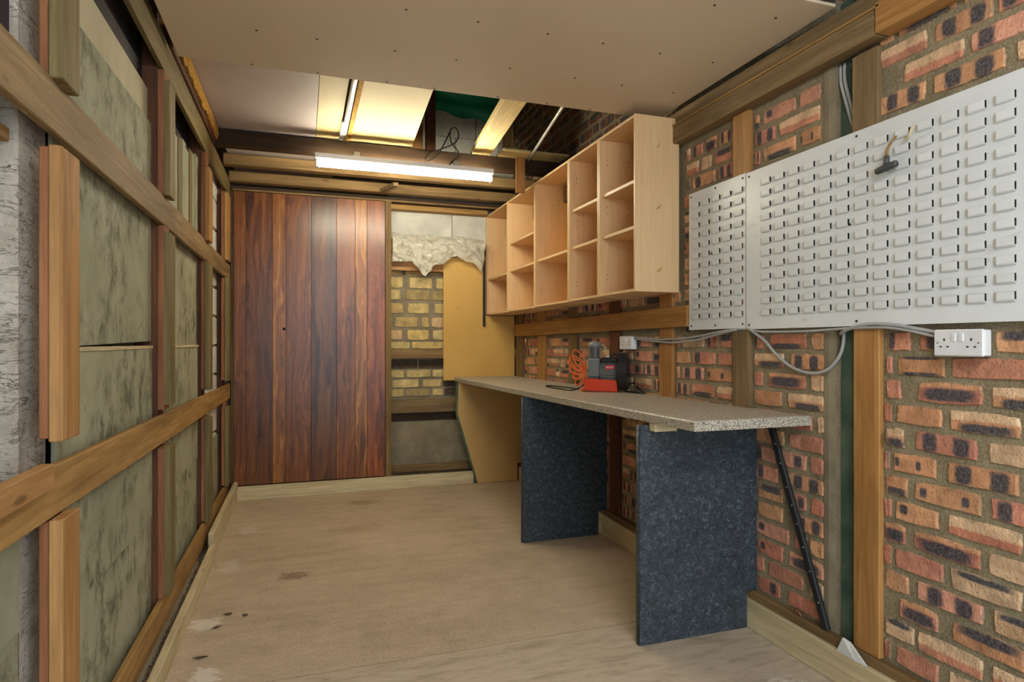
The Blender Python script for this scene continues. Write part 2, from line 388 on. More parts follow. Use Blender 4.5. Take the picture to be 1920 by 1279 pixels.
def prism(name, pts, axis, a0, a1, mat, parent=None, bev=0.0):
    """pts: outline in the two other axes (in x,y,z order)"""
    bm = bmesh.new()
    def mk(p, a):
        q = list(p); q.insert({'x': 0, 'y': 1, 'z': 2}[axis], a); return bm.verts.new(q)
    A = [mk(p, a0) for p in pts]; B = [mk(p, a1) for p in pts]
    bm.faces.new(A); bm.faces.new(B[::-1])
    for i in range(len(pts)): bm.faces.new((A[i], B[i], B[(i+1) % len(pts)], A[(i+1) % len(pts)]))
    bmesh.ops.recalc_face_normals(bm, faces=bm.faces)
    if bev: bmesh.ops.bevel(bm, geom=bm.edges[:], offset=bev, segments=1, affect='EDGES')
    return bm_obj(name, bm, mat, parent)
def smooth_path(pts, n=8):
    P = [Vector(p) for p in pts]; out = []
    for i in range(len(P)-1):
        p0 = P[max(i-1, 0)]; p1 = P[i]; p2 = P[i+1]; p3 = P[min(i+2, len(P)-1)]
        for k in range(n):
            t = k/n
            out.append(.5*((2*p1)+(p2-p0)*t+(2*p0-5*p1+4*p2-p3)*t*t+(3*p1-p0-3*p2+p3)*t**3))
    out.append(P[-1]); return out
def add_tube(bm, pts, r, seg=8, cap=True):
    P = [Vector(p) for p in pts]; rings = []; prev = None
    for i, p in enumerate(P):
        d = (P[min(i+1, len(P)-1)]-P[max(i-1, 0)]).normalized()
        if prev is None:
            n = d.cross(Vector((0, 0, 1)));
            if n.length < 1e-3: n = d.cross(Vector((1, 0, 0)))
        else: n = prev - d*prev.dot(d)
        n.normalize(); prev = n; b = d.cross(n)
        if isinstance(r, (list, tuple)):
            q = i/(len(P)-1)*(len(r)-1); j = min(int(q), len(r)-2); rr = r[j]+(r[j+1]-r[j])*(q-j)
        else: rr = r
        rings.append([bm.verts.new(p+(n*cos(2*pi*k/seg)+b*sin(2*pi*k/seg))*rr) for k in range(seg)])
    for a, b in zip(rings, rings[1:]):
        for k in range(seg): bm.faces.new((a[k], a[(k+1) % seg], b[(k+1) % seg], b[k]))
    if cap: bm.faces.new(rings[0][::-1]); bm.faces.new(rings[-1])
def tube(name, pts, r, mat, parent=None, seg=8, path=0):
    bm = bmesh.new(); add_tube(bm, smooth_path(pts, path) if path else pts, r, seg)
    bmesh.ops.recalc_face_normals(bm, faces=bm.faces)
    return bm_obj(name, bm, mat, parent, smooth=True)
def cyl(bm, c, axis, r, h, seg=24, r2=None):
    """closed cylinder from c along axis for h"""
    rot = {'x': Matrix.Rotation(pi/2, 4, 'Y'), 'y': Matrix.Rotation(-pi/2, 4, 'X'), 'z': Matrix.Identity(4)}[axis]
    c = Vector(c); d = {'x': Vector((1, 0, 0)), 'y': Vector((0, 1, 0)), 'z': Vector((0, 0, 1))}[axis]
    bmesh.ops.create_cone(bm, cap_ends=True, segments=seg, radius1=r, radius2=r if r2 is None else r2, depth=h,
                          matrix=Matrix.Translation(c+d*h/2) @ rot)
def empty(name, loc, rz=0):
    o = bpy.data.objects.new(name, None); COL.objects.link(o); o.location = loc; o.rotation_euler = (0, 0, rz); o.empty_display_size = .05
    return o
def tag(o, label, cat, group=None):
    o['label'] = label; o['category'] = cat
    if group: o['group'] = group
    return o
def struct(o): o['kind'] = 'structure'; return o

# ------------------------------------------------------------------ setting: floor, walls, ceiling
XB = 1.96          # mortar face of the right brick wall
struct(box('floor', -.80, 2.1, -5.0, 5.85, -.12, 0, M_FLOOR, bev=0)).location.z
FL = bpy.data.objects['floor']
for v in FL.data.vertices: v.co += FL.location
FL.location = (0, 0, 0)

def slabs(name, boxes, mat):
    bm = bmesh.new()
    for b in boxes: add_box(bm, *b)
    return struct(bm_obj(name, bm, mat, None, center=False))
wall_right = slabs('wall_right', [(XB, 2.12, -.75, 1.775, 0, 3.9), (1.995, 2.12, 1.775, 1.868, 0, 3.9), (XB, 2.12, 1.868, 5.85, 0, 3.9)], M_MORTAR)
wall_back = slabs('wall_back', [(-.80, XB, 5.73, 5.85, 0, 3.9)], M_RENDER)
wall_left = slabs('wall_left', [(-.80, -.668, -.75, 5.73, 0, 3.9)], M_MORTAR)
wall_front = slabs('wall_front', [(-.668, XB, -.75, -.65, 2.42, 3.9), (-.668, -.55, -.75, -.65, 0, 2.42)], M_MORTAR)
ceiling = slabs('ceiling', [(-.80, 2.12, -.75, 5.85, 3.9, 3.98)], M_FELTROOF)

# ---- bricks
TONES = {'r': (srgb(212, 148, 120), srgb(202, 134, 108)), 'o': (srgb(220, 166, 124), srgb(212, 156, 116)), 'l': (srgb(232, 196, 158), srgb(222, 182, 142)),
         'm': (srgb(140, 126, 102), srgb(132, 118, 96)), 'p': (srgb(220, 160, 134), srgb(210, 144, 120))}
BRICK_TONE = 1.0            # brick colour factor, lowered for the rows up in the roof space
NONE_R = (-9, -9, .01, .01)
def brick_style(code, rnd):
    tone = {'o': 'o', 'l': 'l', 'z': 'r', 'm': 'm', 'B': 'o', 't': 'p', 'T': 'o', 's': 'o', 'S': 'o', 'U': 'l'}.get(code) or rnd.choice('rrpo')
    bc = Vector(rnd.choice(TONES[tone]))*rnd.uniform(.84, 1.1)*BRICK_TONE; b2 = Vector(TONES['l'][0])*BRICK_TONE; thr = 5.0; r1 = r2 = NONE_R
    j = lambda a: a+rnd.uniform(-.03, .03)
    if code in 'tT': r1 = (j(.28), j(.5), .135, .50); r2 = (j(.74), j(.48), .14, .50)
    if code in 'sS': r1 = (j(.15 if code == 'S' else .13), j(.5), .055, .26); r2 = (j(.8 if code == 'S' else .62), j(.48), .06, .26)
    if code == 'c': r1 = (j(.5), j(.42), .44, .34); b2 = Vector(TONES['o'][0]); thr = .72
    if code == 'b': r1 = (j(.5), .2, .44, .22)
    if code == 'B': r1 = (j(.55), .24, .42, .24); thr = .55
    if code == 'u': r1 = (j(.5), .74, .46, .26)
    if code == 'U': r1 = (j(.5), .82, .44, .16)
    if code == 'x': r1 = (j(.24), j(.5), .14, .5)
    if code == 'y': r1 = (j(.68), j(.5), .15, .4)
    if code == 'i': r1 = (j(.22), .6, .1, .26)
    if code == 'e': r1 = (.5, .93, .42, .13); r2 = (.5, .08, .44, .14)
    if code == 'z': thr = j(.45)
    return bc, b2, thr, r1, r2
def brick_geo(w, h, proud, rnd):
    """outline of a worn brick face in (s, z, d), s from -w/2 to w/2, d away from the wall"""
    pts = []
    for sx, sz in ((-1, -1), (-.33, -1), (.33, -1), (1, -1), (1, 0), (1, 1), (.33, 1), (-.33, 1), (-1, 1), (-1, 0)):
        cx = abs(sx) == 1 and abs(sz) == 1
        k = .90 if cx else 1.0
        pts.append((sx*w/2*(1-.02*cx) + rnd.uniform(-.004, .003)*(-1 if sx > 0 else 1), sz*h/2*k + rnd.uniform(-.004, .003)*(1 if sz < 0 else -1)))
    outer = [(s, z, -.004) for s, z in pts]
    inner = [(s*(1-.009/w*2) if w > .03 else s*.8, z*(1-.005/h*2), proud+rnd.uniform(-.0015, .0015)) for s, z in pts]
    vs = outer+inner; n = len(pts)
    fs = [(i, (i+1) % n, n+(i+1) % n, n+i) for i in range(n)]
    a = [n+i for i in range(n)]                                   # quads across the face
    fs += [(a[0], a[1], a[8], a[9]) if False else (a[0], a[1], a[7], a[8], a[9]), (a[1], a[2], a[6], a[7]), (a[2], a[3], a[4], a[5], a[6])]
    uv = [(s/w+.5, z/h+.5) for s, z, d in vs]
    return vs, fs, uv
class BrickField:
    def __init__(s): s.v = []; s.f = []; s.at = []
def make_brick(parent, to_world, s0, s1, zc, h, code, rnd, field=None, proud=.006, style=None, mat=None):
    w = abs(s1-s0); sc = (s0+s1)/2; sgn = 1
    vs, fs, uv = brick_geo(w, h, proud, rnd)
    bc, b2, thr, r1, r2 = style or brick_style(code, rnd)
    cen = Vector(to_world(sc, zc, 0))
    W = [Vector(to_world(sc+s, zc+z, d)) for s, z, d in vs]
    at = [((bc[0], bc[1], bc[2], 1), (b2[0], b2[1], b2[2], thr), r1, r2)]*len(vs)
    if field is not None:
        o = len(field.v); field.v += W; field.f += [tuple(o+i for i in f) for f in fs]; field.at += list(zip(at, uv)); return
    me = brick_mesh('brick', [p-cen for p in W], fs, list(zip(at, uv)))
    return link_mesh('brick', me, mat or M_BRICK, parent, cen)
def brick_mesh(name, verts, faces, at):
    me = bpy.data.meshes.new(name); me.from_pydata([tuple(v) for v in verts], [], faces); me.update()
    for i, nm in enumerate(('bc', 'b2', 'r1', 'r2')):
        a = me.attributes.new(nm, 'FLOAT_COLOR', 'POINT'); a.data.foreach_set('color', [c for p in at for c in p[0][i]])
    u = me.uv_layers.new(name='UVMap')
    for l in me.loops: u.data[l.index].uv = at[l.vertex_index][1]
    bm = bmesh.new(); bm.from_mesh(me); bmesh.ops.recalc_face_normals(bm, faces=bm.faces); bm.to_mesh(me); bm.free()
    return me
TO_R = lambda s, z, d: (XB-d, -s, z)            # s runs to the right in the picture (towards the camera)
Z0, DZ = 1.29, .0836
BR = random.Random(11)
ROWS = [(-13, [(1.682, 1.619, 'o'), (1.606, 1.396, 'B'), (1.383, 1.205, 'T')]), (-12, [(1.675, 1.497, 'z'), (1.477, 1.291, 'T'), (1.284, 1.123, 'x')]),
 (-11, [(1.587, 1.375, 'z'), (1.36, 1.165, 'x')]), (-10, [(1.68, 1.5, 'T'), (1.48, 1.254, 'T'), (1.232, 1.104, 'l')]),
 (0, [(1.649, 1.558, 'x'), (1.527, 1.307, 'x'), (1.287, 1.133, 'u')]), (1, [(1.653, 1.623, 'p'), (1.612, 1.438, 'e'), (1.421, 1.173, 'p')]),
 (2, [(1.653, 1.592, 'p'), (1.534, 1.319, 'c'), (1.299, 1.126, 'B')]), (3, [(1.655, 1.63, 'p'), (1.613, 1.445, 'o'), (1.426, 1.214, 'B')]),
 (4, [(1.657, 1.579, 'B'), (1.544, 1.334, 't'), (1.31, 1.126, 'l')]), (5, [(1.657, 1.638, 'p'), (1.626, 1.464, 's'), (1.435, 1.218, 'T')]),
 (6, [(1.657, 1.565, 'b'), (1.547, 1.323, 'S'), (1.302, 1.126, 'x')]), (7, [(1.657, 1.63, 'p'), (1.617, 1.457, 'i'), (1.434, 1.212, 'z')]),
 (8, [(1.657, 1.575, 'c'), (1.549, 1.326, 'c'), (1.31, 1.126, 'l')]), (9, [(1.657, 1.63, 'p'), (1.618, 1.442, 'p'), (1.425, 1.21, 'U')]),
 (10, [(1.657, 1.562, 'p'), (1.538, 1.316, 't'), (1.293, 1.133, 'U')]), (11, [(1.603, 1.456, 'c'), (1.418, 1.202, 'u')]),
 (12, [(1.657, 1.542, 'U'), (1.535, 1.316, 'z'), (1.299, 1.133, 'z')]), (13, [(1.657, 1.635, 'p'), (1.616, 1.457, 'p'), (1.428, 1.22, 'l')]),
 (0, [(2.33, 2.26, 'x'), (2.229, 2.014, 'b'), (1.994, 1.925, 'o')]), (1, [(2.33, 2.139, 'B'), (2.106, 1.925, 'T')]),
 (2, [(2.33, 2.268, 'p'), (2.241, 2.02, 'c'), (1.997, 1.925, 'l')]), (3, [(2.33, 2.153, 'o'), (2.121, 1.925, 'B')]),
 (4, [(2.33, 2.153, 'p'), (2.131, 1.987, 'p'), (1.966, 1.925, 'l')]), (5, [(2.33, 2.139, 'p'), (2.11, 1.925, 'p')]),
 (6, [(2.325, 2.191, 'x'), (2.176, 2.014, 'y'), (2.0, 1.925, 'p')]), (7, [(2.32, 2.176, 'x'), (2.121, 1.925, 'T')]),
 (8, [(2.30, 2.146, 'u'), (2.117, 2.014, 'y'), (1.997, 1.925, 'p')]), (9, [(2.30, 2.146, 'p'), (2.089, 1.925, 'T')]),
 (10, [(2.32, 2.11, 'i'), (2.082, 2.014, 'p'), (2.0, 1.925, 'p')]), (11, [(2.30, 2.146, 'i'), (2.117, 1.925, 'c')]),
 (12, [(2.32, 2.26, 'p'), (2.241, 2.034, 'p'), (2.0, 1.925, 'l')]), (13, [(2.30, 2.161, 'y'), (2.121, 1.93, 'p')])]
nb = 0
for k, bs in ROWS:
    for y0, y1, c in bs:
        make_brick(wall_right, TO_R, -y0, -y1, Z0-k*DZ, .069, c, BR); nb += 1
def fill(ylo, yhi, k0, k1, field=None, parent=None):
    """running bond over a bay"""
    global nb
    for k in range(k0, k1+1):
        s = -yhi; end = -ylo
        first = .105*BR.random() + (.1 if k % 2 else .0)
        L = max(.05, first)
        while s < end-.035:
            e = min(s+L, end)
            if end-e < .04: e = end
            c = BR.choice('ppozttTxyccBubUsil')
            make_brick(parent, TO_R, s+.004, e-.012, Z0-k*DZ+BR.uniform(-.002, .002), .068, c, BR, field)
            nb += field is None
            s = e+.004; L = BR.choice((.212, .215, .21, .105))
for lo, hi in ((2.46, 2.955), (3.095, 3.565), (3.71, 4.225), (4.385, 4.865), (5.05, 5.43)):
    fill(lo, hi, 0, 3 if lo > 4.3 else 13, None, wall_right)
fill(2.46, 2.86, -12, -10, None, wall_right); fill(1.93, 2.33, -12, -10, None, wall_right)
FIELD = BrickField()
fill(4.385, 4.865, 4, 13, FIELD, wall_right); fill(5.05, 5.43, 4, 13, FIELD, wall_right)      # dark bays under the far worktop
fill(2.80, 2.88, -9, -1, FIELD, wall_right)                      # slot between cabinet and steel panel
fill(2.9, 5.72, -3, -2, FIELD, wall_right)                       # above the fixing plank
BRICK_TONE = .34
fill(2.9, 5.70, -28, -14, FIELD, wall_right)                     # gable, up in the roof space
BRICK_TONE = 1.0
ROW_END = {k: min(b[1] for b in bs) for k, bs in ROWS if bs[0][0] < 1.7}
for k in range(-28, 14): fill(-.7, ROW_END.get(k, 1.125)-.016, k, k, FIELD, wall_right)                      # towards the doorway
me = brick_mesh('brick_field', FIELD.v, FIELD.f, FIELD.at); o = link_mesh('brick_field', me, M_BRICK, wall_right); o['kind'] = 'stuff'

# ---- right wall: cement jamb, green post in its slot, planks, wall plate
prism('cement_jamb', [(XB-.004, 1.925), (XB-.007, 1.90), (XB-.002, 1.872), (1.99, 1.866), (1.99, 1.925)], 'z', 0.02, 2.36, M_RENDER, wall_right)
box('green_post', 1.978, 1.996, 1.776, 1.868, .0, 2.6, M_GREENPAINT, wall_right, .004)
for (y0, y1, z0, z1, mt) in ((5.43, 5.616, .161, 2.6, W_OLD), (4.868, 5.044, .161, 2.36, W_ORANGE), (4.231, 4.379, .161, 2.36, W_GREY), (3.57, 3.703, .161, 2.36, W_DARK),
                             (2.96, 3.09, .161, 2.36, W_ORANGE), (2.337, 2.452, .161, 1.40, W_GREY), (2.337, 2.452, 1.41, 2.36, W_ORANGE),
                             (1.661, 1.769, .161, 1.42, W_ORANGE), (1.667, 1.775, 1.43, 2.345, W_GREY)):
    box('stud', 1.936, XB-.0005 if z1 < 3 else XB, y0, y1, z0, z1, mt('z'), wall_right, .002)
box('fixing_rail', 1.918, 1.936, 2.797, 5.60, 1.372, 1.484, W_ORANGE('y'), wall_right, .002, shear_z=-.026)
box('wall_plate', 1.89, XB-.002, 1.64, 5.7, 2.36, 2.452, W_GREY('y'), wall_right, .003)
box('wall_plate', 1.885, XB-.002, -.6, 1.635, 2.362, 2.47, W_ORANGE('y'), wall_right, .003)
box('wall_plate_upper', 1.905, XB-.002, 1.2, 5.7, 2.458, 2.53, W_GREY('y'), wall_right, .003)
box('wall_plate_lip', 1.885, 1.93, 1.62, 5.7, 2.452, 2.460, W_RAIL('y'), wall_right, .001)
box('sole_plate', 1.923, XB-.002, -.5, 5.6, .0, .160, W_OLD('y'), wall_right, .003)

# ---- left wall: white bricks, concrete post, sheets, studs, rails, battens
TO_L = lambda s, z, d: (-.668+d, s, z)
WHITE = (Vector(srgb(216, 216, 208)), Vector((1, 1, 1)), 5.0, NONE_R, NONE_R)
for r in range(17):
    zc = .10+r*.098
    make_brick(wall_left, TO_L, 1.40, 1.66, zc, .088, 'p', BR, None, .010, WHITE, M_WHITEBLOCK)
    make_brick(wall_left, TO_L, 1.665, 1.80, zc, .088, 'p', BR, None, .010, WHITE, M_WHITEBLOCK)
TO_L2 = lambda s, z, d: (-.632+d, s, z)
box('infill_wall', -.668, -.632, 4.30, 5.45, .0, 2.6, M_MORTAR, wall_left, 0)
for r in range(11):
    zc = .30+r*.215
    for a, b in (((4.31, 4.75), (4.76, 5.19), (5.2, 5.44)) if r % 2 else ((4.31, 4.53), (4.54, 4.97), (4.98, 5.44))):
        make_brick(wall_left, TO_L2, a, b, zc, .208, 'p', BR, None, .012, WHITE, M_WHITEBLOCK)
# concrete post with a rounded arris
prism('concrete_post', [(-.667, 1.70), (-.626, 1.70), (-.62, 1.708), (-.62, 1.865), (-.632, 1.885), (-.667, 1.89)], 'z', 0, 2.7, M_CONCPOST, wall_left)
def sheet(x0, x1, y0, y1, z0, z1, mat, tz=0.0):
    return box('sheet', x0, x1, y0, y1, z0, z1, mat, wall_left, .0015, shear_z=tz)
sheet(-.616, -.606, 1.868, 2.95, 1.272, 2.19, M_MOULD, .02); sheet(-.61, -.598, 1.868, 2.93, .555, 1.268, M_MOULD); sheet(-.616, -.606, 1.868, 2.96, .03, .552, M_MOULD)
sheet(-.63, -.62, 1.868, 2.95, 2.10, 2.355, M_PALEBOARD); sheet(-.65, -.64, 1.868, 2.95, 2.2, 2.68, M_FELT)
for y0, y1 in ((1.868, 2.93), (3.07, 4.12)): box('lit_edge_strip', -.604, -.594, y0, y1, 1.261, 1.2735, W_PALE('y'), wall_left, .001)  # pale strip added to stand for the lit top edge of the lower sheet
sheet(-.616, -.606, 3.07, 4.14, 1.272, 1.93, M_MOULD); sheet(-.61, -.600, 3.07, 4.12, .60, 1.268, M_MOULD); sheet(-.616, -.606, 3.07, 4.14, .03, .597, M_MOULD)
sheet(-.616, -.606, 3.07, 3.52, 1.93, 2.36, M_CLEANSHEET, -.03)
yy = 3.53
for k, (w, top) in enumerate(((.10, 2.35), (.085, 2.36), (.11, 2.345), (.09, 2.37), (.10, 2.38), (.10, 2.40))):
    box('slat', -.616+.004*(k % 2), -.604+.004*(k % 2), yy, yy+w, 1.90, top, M_CLEANSHEET if k % 3 else W_BGREEN('z'), wall_left, .0015); yy += w+.004
sheet(-.63, -.620, 1.60, 1.712, .1, .62, M_MOULD); sheet(-.626, -.616, 1.585, 1.706, .622, .86, M_CLEANSHEET)
sheet(-.64, -.632, 1.30, 1.695, 1.915, 2.68, M_FELT)
box('cross_batten', -.655, -.632, 1.30, 1.695, 1.742, 1.772, W_RAIL('y'), wall_left, .002)
sheet(-.618, -.608, 4.28, 5.1, .03, .60, M_MOULD)
sheet(-.66, -.65, 3.07, 4.14, 2.2, 2.68, M_FELT)
for y0, y1 in ((2.95, 3.07), (4.14, 4.27), (5.16, 5.28)):
    st = box('stud', -.667, -.584, y0, y1, .03, 2.69, W_DARK('z'), wall_left, .003)
    for z0, z1 in ((1.916, 2.445), (1.0, 1.785), (.20, .835)):
        box('packing_strip', -.584, -.558, y0+.005, y1-.012, z0, z1, W_RED('z'), st, .002).location -= st.location
# rails
box('rail', -.582, -.560, .3, 5.47, 1.787, 1.912, W_SCUFF('y'), wall_left, .003)
box('rail', -.582, -.560, .3, 5.47, .886, 1.006, W_RAIL('y'), wall_left, .003, shear_z=-.05)
box('rail', -.582, -.560, .3, 5.47, 2.445, 2.585, W_BGREEN('y'), wall_left, .003, shear_z=.012)
box('rail', -.582, -.560, .3, 5.30, .085, .205, W_RAIL('y'), wall_left, .003, shear_z=-.01)
box('rail_offcut', -.560, -.532, .9, 1.655, .955, 1.013, W_BATTEN('y'), wall_left, .003)
# battens: (y0, y1, [(z0, z1)...])
for i, (y0, y1, zs) in enumerate(((1.715, 1.835, ((1.908, 2.55), (1.052, 1.75), (.05, .868))), (2.955, 3.07, ((1.912, 2.40), (1.02, 1.757), (.212, .845))),
                                  (4.12, 4.262, ((1.905, 2.35), (1.0, 1.775), (.20, .83))), (5.10, 5.26, ((1.91, 2.42), (.995, 1.78), (.20, .80))))):
    for j, (z0, z1) in enumerate(zs):
        mt = (W_BGREEN if j == 0 else W_BATTEN) if i == 0 else (W_BGREEN if i == 1 else (W_BATTEN if j == 0 else W_BGREEN))
        b0 = box('batten', -.562 if i else -.565, -.536, y0, y1, z0, z1, mt('z'), wall_left, .003)
        box('batten_backing', -.585, -.566 if not i else -.563, y0+.004, y1-.01, z0+.008, z1-.004, W_RED('z'), b0, .002).location -= b0.location

# ---- back wall: yellow bricks, rails, timber edge of the panel
TO_B = lambda s, z, d: (s, 5.73-d, z)
BACK = [(1.842, .105, [(0.739, 0.876), (0.927, 1.149), (1.179, 1.33)]), (1.729, .1, [(0.743, 0.851), (0.891, 1.126), (1.141, 1.33)]), (1.606, .1, [(0.743, 0.876), (0.912, 1.119), (1.167, 1.33)]),
 (1.477, .1, [(0.743, 0.775), (0.797, 1.015), (1.044, 1.119), (1.137, 1.33)]), (1.359, .1, [(0.75, 0.869), (0.905, 1.115), (1.145, 1.33)]), (1.262, .07, [(0.753, 0.942), (0.949, 1.33)]),
 (1.088, .085, [(0.761, 1.008), (1.015, 1.33)]), (0.999, .075, [(0.761, 0.883), (0.905, 1.134), (1.145, 1.33)]), (0.908, .075, [(0.768, 1.022), (1.052, 1.235), (1.246, 1.36)]),
 (0.823, .072, [(0.763, 0.883), (0.891, 1.131), (1.148, 1.252), (1.264, 1.36)]), (1.955, .095, [(.74, .87), (.89, 1.1), (1.12, 1.33)]), (2.07, .095, [(.74, .94), (.96, 1.17), (1.19, 1.33)]), (2.18, .095, [(.74, .84), (.86, 1.07), (1.09, 1.33)])]
YT = (srgb(216, 190, 124), srgb(222, 200, 142), srgb(204, 178, 122), srgb(220, 188, 142), srgb(214, 192, 132), srgb(176, 156, 110))
for zc, hh, bs in BACK:
    for a, b in bs:
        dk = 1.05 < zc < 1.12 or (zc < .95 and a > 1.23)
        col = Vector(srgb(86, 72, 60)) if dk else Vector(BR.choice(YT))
        make_brick(wall_back, TO_B, a, b, zc, hh, 'p', BR, None, .008, (col, col, 5.0, NONE_R, NONE_R))
box('painted_block', .735, 1.33, 5.712, 5.729, 2.235, 2.70, M_WHITEBLOCK, wall_back, .003)
box('painted_block', 1.335, 1.95, 5.712, 5.729, 2.235, 2.70, M_WHITEBLOCK, wall_back, .003)
prism('concrete_upstand', [(.735, .10), (1.95, .10), (1.95, .56), (.735, .56)], 'y', 5.705, 5.729, M_RENDER, wall_back, .004)
box('dark_course', .74, 1.9, 5.70, 5.729, .57, .645, W_BEAM('x'), wall_back, .002)
for z0, z1, x1, mt in ((1.945, 2.03, 1.26, W_ORANGE), (1.14, 1.225, 1.95, W_OLD), (.645, .765, 1.95, W_GREY), (.10, .165, 1.95, W_OLD)):
    box('wall_batten', .735, x1, 5.652, 5.703, z0, z1, mt('x'), wall_back, .003, jit=.002)
box('head_timber', .735, 1.65, 5.60, 5.70, 2.49, 2.585, W_RAIL('x'), wall_back, .003)
for r in range(5):
    x = .70-(.2 if r % 2 else 0)
    while x < 1.95:
        box('painted_block', max(x, .70)+.002, min(x+.43, 1.95)-.002, 5.712, 5.729, 2.79+r*.22, 3.006+r*.22, M_WHITEBLOCK, wall_back, .004); x += .434
box('panel_frame_stud', .684, .734, 5.49, 5.70, .11, 2.53, W_OLD('z'), wall_back, .002)
box('panel_frame_stud', -.56, -.50, 5.52, 5.70, .11, 2.53, W_OLD('z'), wall_back, .002)
box('panel_head_plate', -.56, 1.95, 5.50, 5.60, 2.532, 2.57, W_BEAM('x'), wall_back, .002)
box('panel_head_bead', -.55, 1.95, 5.485, 5.498, 2.528, 2.542, W_OLD('x'), wall_back, .002)

# ---- ceiling sheets (parts of the ceiling)
box('ceiling_panel', -.522, 1.90, 1.815, 3.055, 2.55, 2.562, M_CEIL, ceiling, .001)
box('ceiling_panel', -.52, 1.88, -.64, 1.62, 2.60, 2.612, M_CEIL, ceiling, .001)
box('grey_ceiling_sheet', -.535, .080, 2.4, 5.66, 2.70, 2.712, M_CEILGREY, ceiling, .001)
box('cream_ceiling_board', .083, .235, 2.4, 5.66, 2.702, 2.722, M_CEILCREAM, ceiling, .001)
prism('cream_ceiling_sheet', [(.315, 2.4), (.655, 2.4), (.69, 3.44), (.745, 4.52), (.76, 4.75), (.29, 4.75)], 'z', 2.70, 2.715, M_CEILCREAM, ceiling)
for y in (2.1, 2.75, 1.5): box('joist', -.54, 1.88, y, y+.05, 2.614 if y == 1.5 else 2.563, 2.69, W_OLD('x'), ceiling, .002)
box('edge_batten', -.52, 1.9, 3.02, 3.05, 2.562, 2.58, W_PALE('x'), ceiling, .002)
bm = bmesh.new()
for x in [ -.2+.28*i for i in range(8)]:
    for y in (1.95, 2.35, 2.7, 3.035): cyl(bm, (x+RND.uniform(-.03, .03), y, 2.5485), 'z', .005, .002, 8)
bm_obj('nail_heads', bm, M_BLACK, ceiling)['kind'] = 'stuff'

# ---- kerb boards round the floor
bl = struct(box('baseboard_left', -.535, -.505, 4.05, 5.48, 0, .155, W_PALE('y'), None, .003))
box('kerb_board', -.525, -.495, .3, 4.04, 0, .09, W_PALE('y'), bl, .003).location -= bl.location
bb = struct(box('baseboard_back', -.53, 1.475, 5.465, 5.495, 0, .112, W_PALE('x'), None, .003))
br = struct(box('baseboard_right', 1.900, 1.922, 1.0, 3.74, 0, .128, W_PALE('y'), None, .003))
box('kerb_board', 1.905, 1.925, 3.75, 5.45, 0, .13, W_PALE('y'), br, .003).location -= br.location
# grit in the gap behind the left kerb
bm = bmesh.new(); bmesh.ops.create_grid(bm, x_segments=5, y_segments=220, size=.5)
for v in bm.verts:
    v.co = Vector((-.543+v.co.x*.036, 2.17+v.co.y*3.74, .035+RND.uniform(-.010, .014)))
for f in list(bm.faces)[:]: pass
g = bm_obj('floor_grit', bm, M_DIRT); g['kind'] = 'stuff'; tag(g, 'loose dark grit lying in the gap behind the left kerb board', 'grit')

# ================================================================== things
def adopt(parent, *objs):
    """parts built in world space are handed to an unrotated thing"""
    for o in objs: o.parent = parent; o.location -= parent.location
    return objs[0]

# ---- rosewood laminate panel, eight boards
panel = tag(empty('wood_panel', (.07, 5.495, .115)), 'tall dark rosewood panel of vertical boards across the far end', 'wall panel')
SEAM = [-.538, -.445, -.241, -.137, .066, .271, .426, .525, .681]
TINT = [(1.0, .98, .9), (.72, .68, .66), (1.45, 1.6, 1.4), (.95, .88, .82), (.62, .62, .64), (1.1, 1.0, .9), (1.6, 1.8, 1.5), (1.15, .88, .78)]
for a, b, t in zip(SEAM, SEAM[1:], TINT):
    o = adopt(panel, box('board', a+.0007, b-.0007, 5.497, 5.512, .118, 2.526, M_LAMINATE, None, .0012)); o.color = (*t, 1)
adopt(panel, box('backing', -.538, .681, 5.508, 5.518, .118, 2.526, M_BLACK, None, 0))
adopt(panel, box('bolt_hole', -.162, -.140, 5.4955, 5.4975, 1.390, 1.412, M_HOLE, None, 0))

# ---- roof timbers
tag(box('roof_beam', -.56, 1.90, 4.45, 4.55, 2.592, 2.69, W_BEAM('x'), None, .004), 'dark roof beam nearest the fluorescent light, running wall to wall', 'beam')
tag(box('roof_beam', -.56, 1.90, 5.0, 5.08, 2.608, 2.69, W_OLD('x'), None, .004), 'brown roof beam behind the fluorescent light, second from the front', 'beam')
tag(box('roof_beam', -.56, 1.90, 5.36, 5.44, 2.574, 2.655, W_OLD('x'), None, .004), 'brown roof beam right above the rosewood panel', 'beam')
tag(prism('roof_joist', [(1.065, 3.0), (1.205, 3.0), (1.338, 4.52), (1.193, 4.52)], 'z', 2.692, 2.735, W_CREAM('y'), None, .003), 'pale timber joist lit from below in the open roof, resting on the beam', 'joist')
tag(box('roof_post', .985, 1.062, 5.16, 5.24, 2.692, 3.88, W_DARK('z'), None, .003), 'dark upright post in the open roof beside the green tarpaulin', 'post')
tag(box('roof_plank', .885, .970, 5.25, 5.275, 2.692, 3.88, W_ORANGE('z'), None, .003), 'orange upright plank in the open roof beside the dark post', 'plank')
tag(box('roof_board', 1.385, 1.90, 4.28, 4.75, 2.692, 2.707, M_CEILCREAM, None, .002), 'small pale board laid flat over the beam near the brick gable', 'board')
tag(box('roof_block', 1.39, 1.465, 4.30, 4.345, 2.708, 2.87, W_OLD('z'), None, .003), 'short brown block standing on the small pale roof board', 'wood block')
tag(box('hanger_block', 1.528, 1.598, 4.415, 4.449, 2.425, 2.69, W_ORANGE('z'), None, .003), 'short orange hanger block nailed to the dark beam above the cabinets', 'wood block')
tag(tube('metal_strip', [(1.395, 3.0, 2.68), (1.464, 3.43, 2.68), (1.63, 4.44, 2.68)], .011, M_GALV, None, 6), 'thin white metal strip crossing the open roof near the brick gable', 'metal strip')
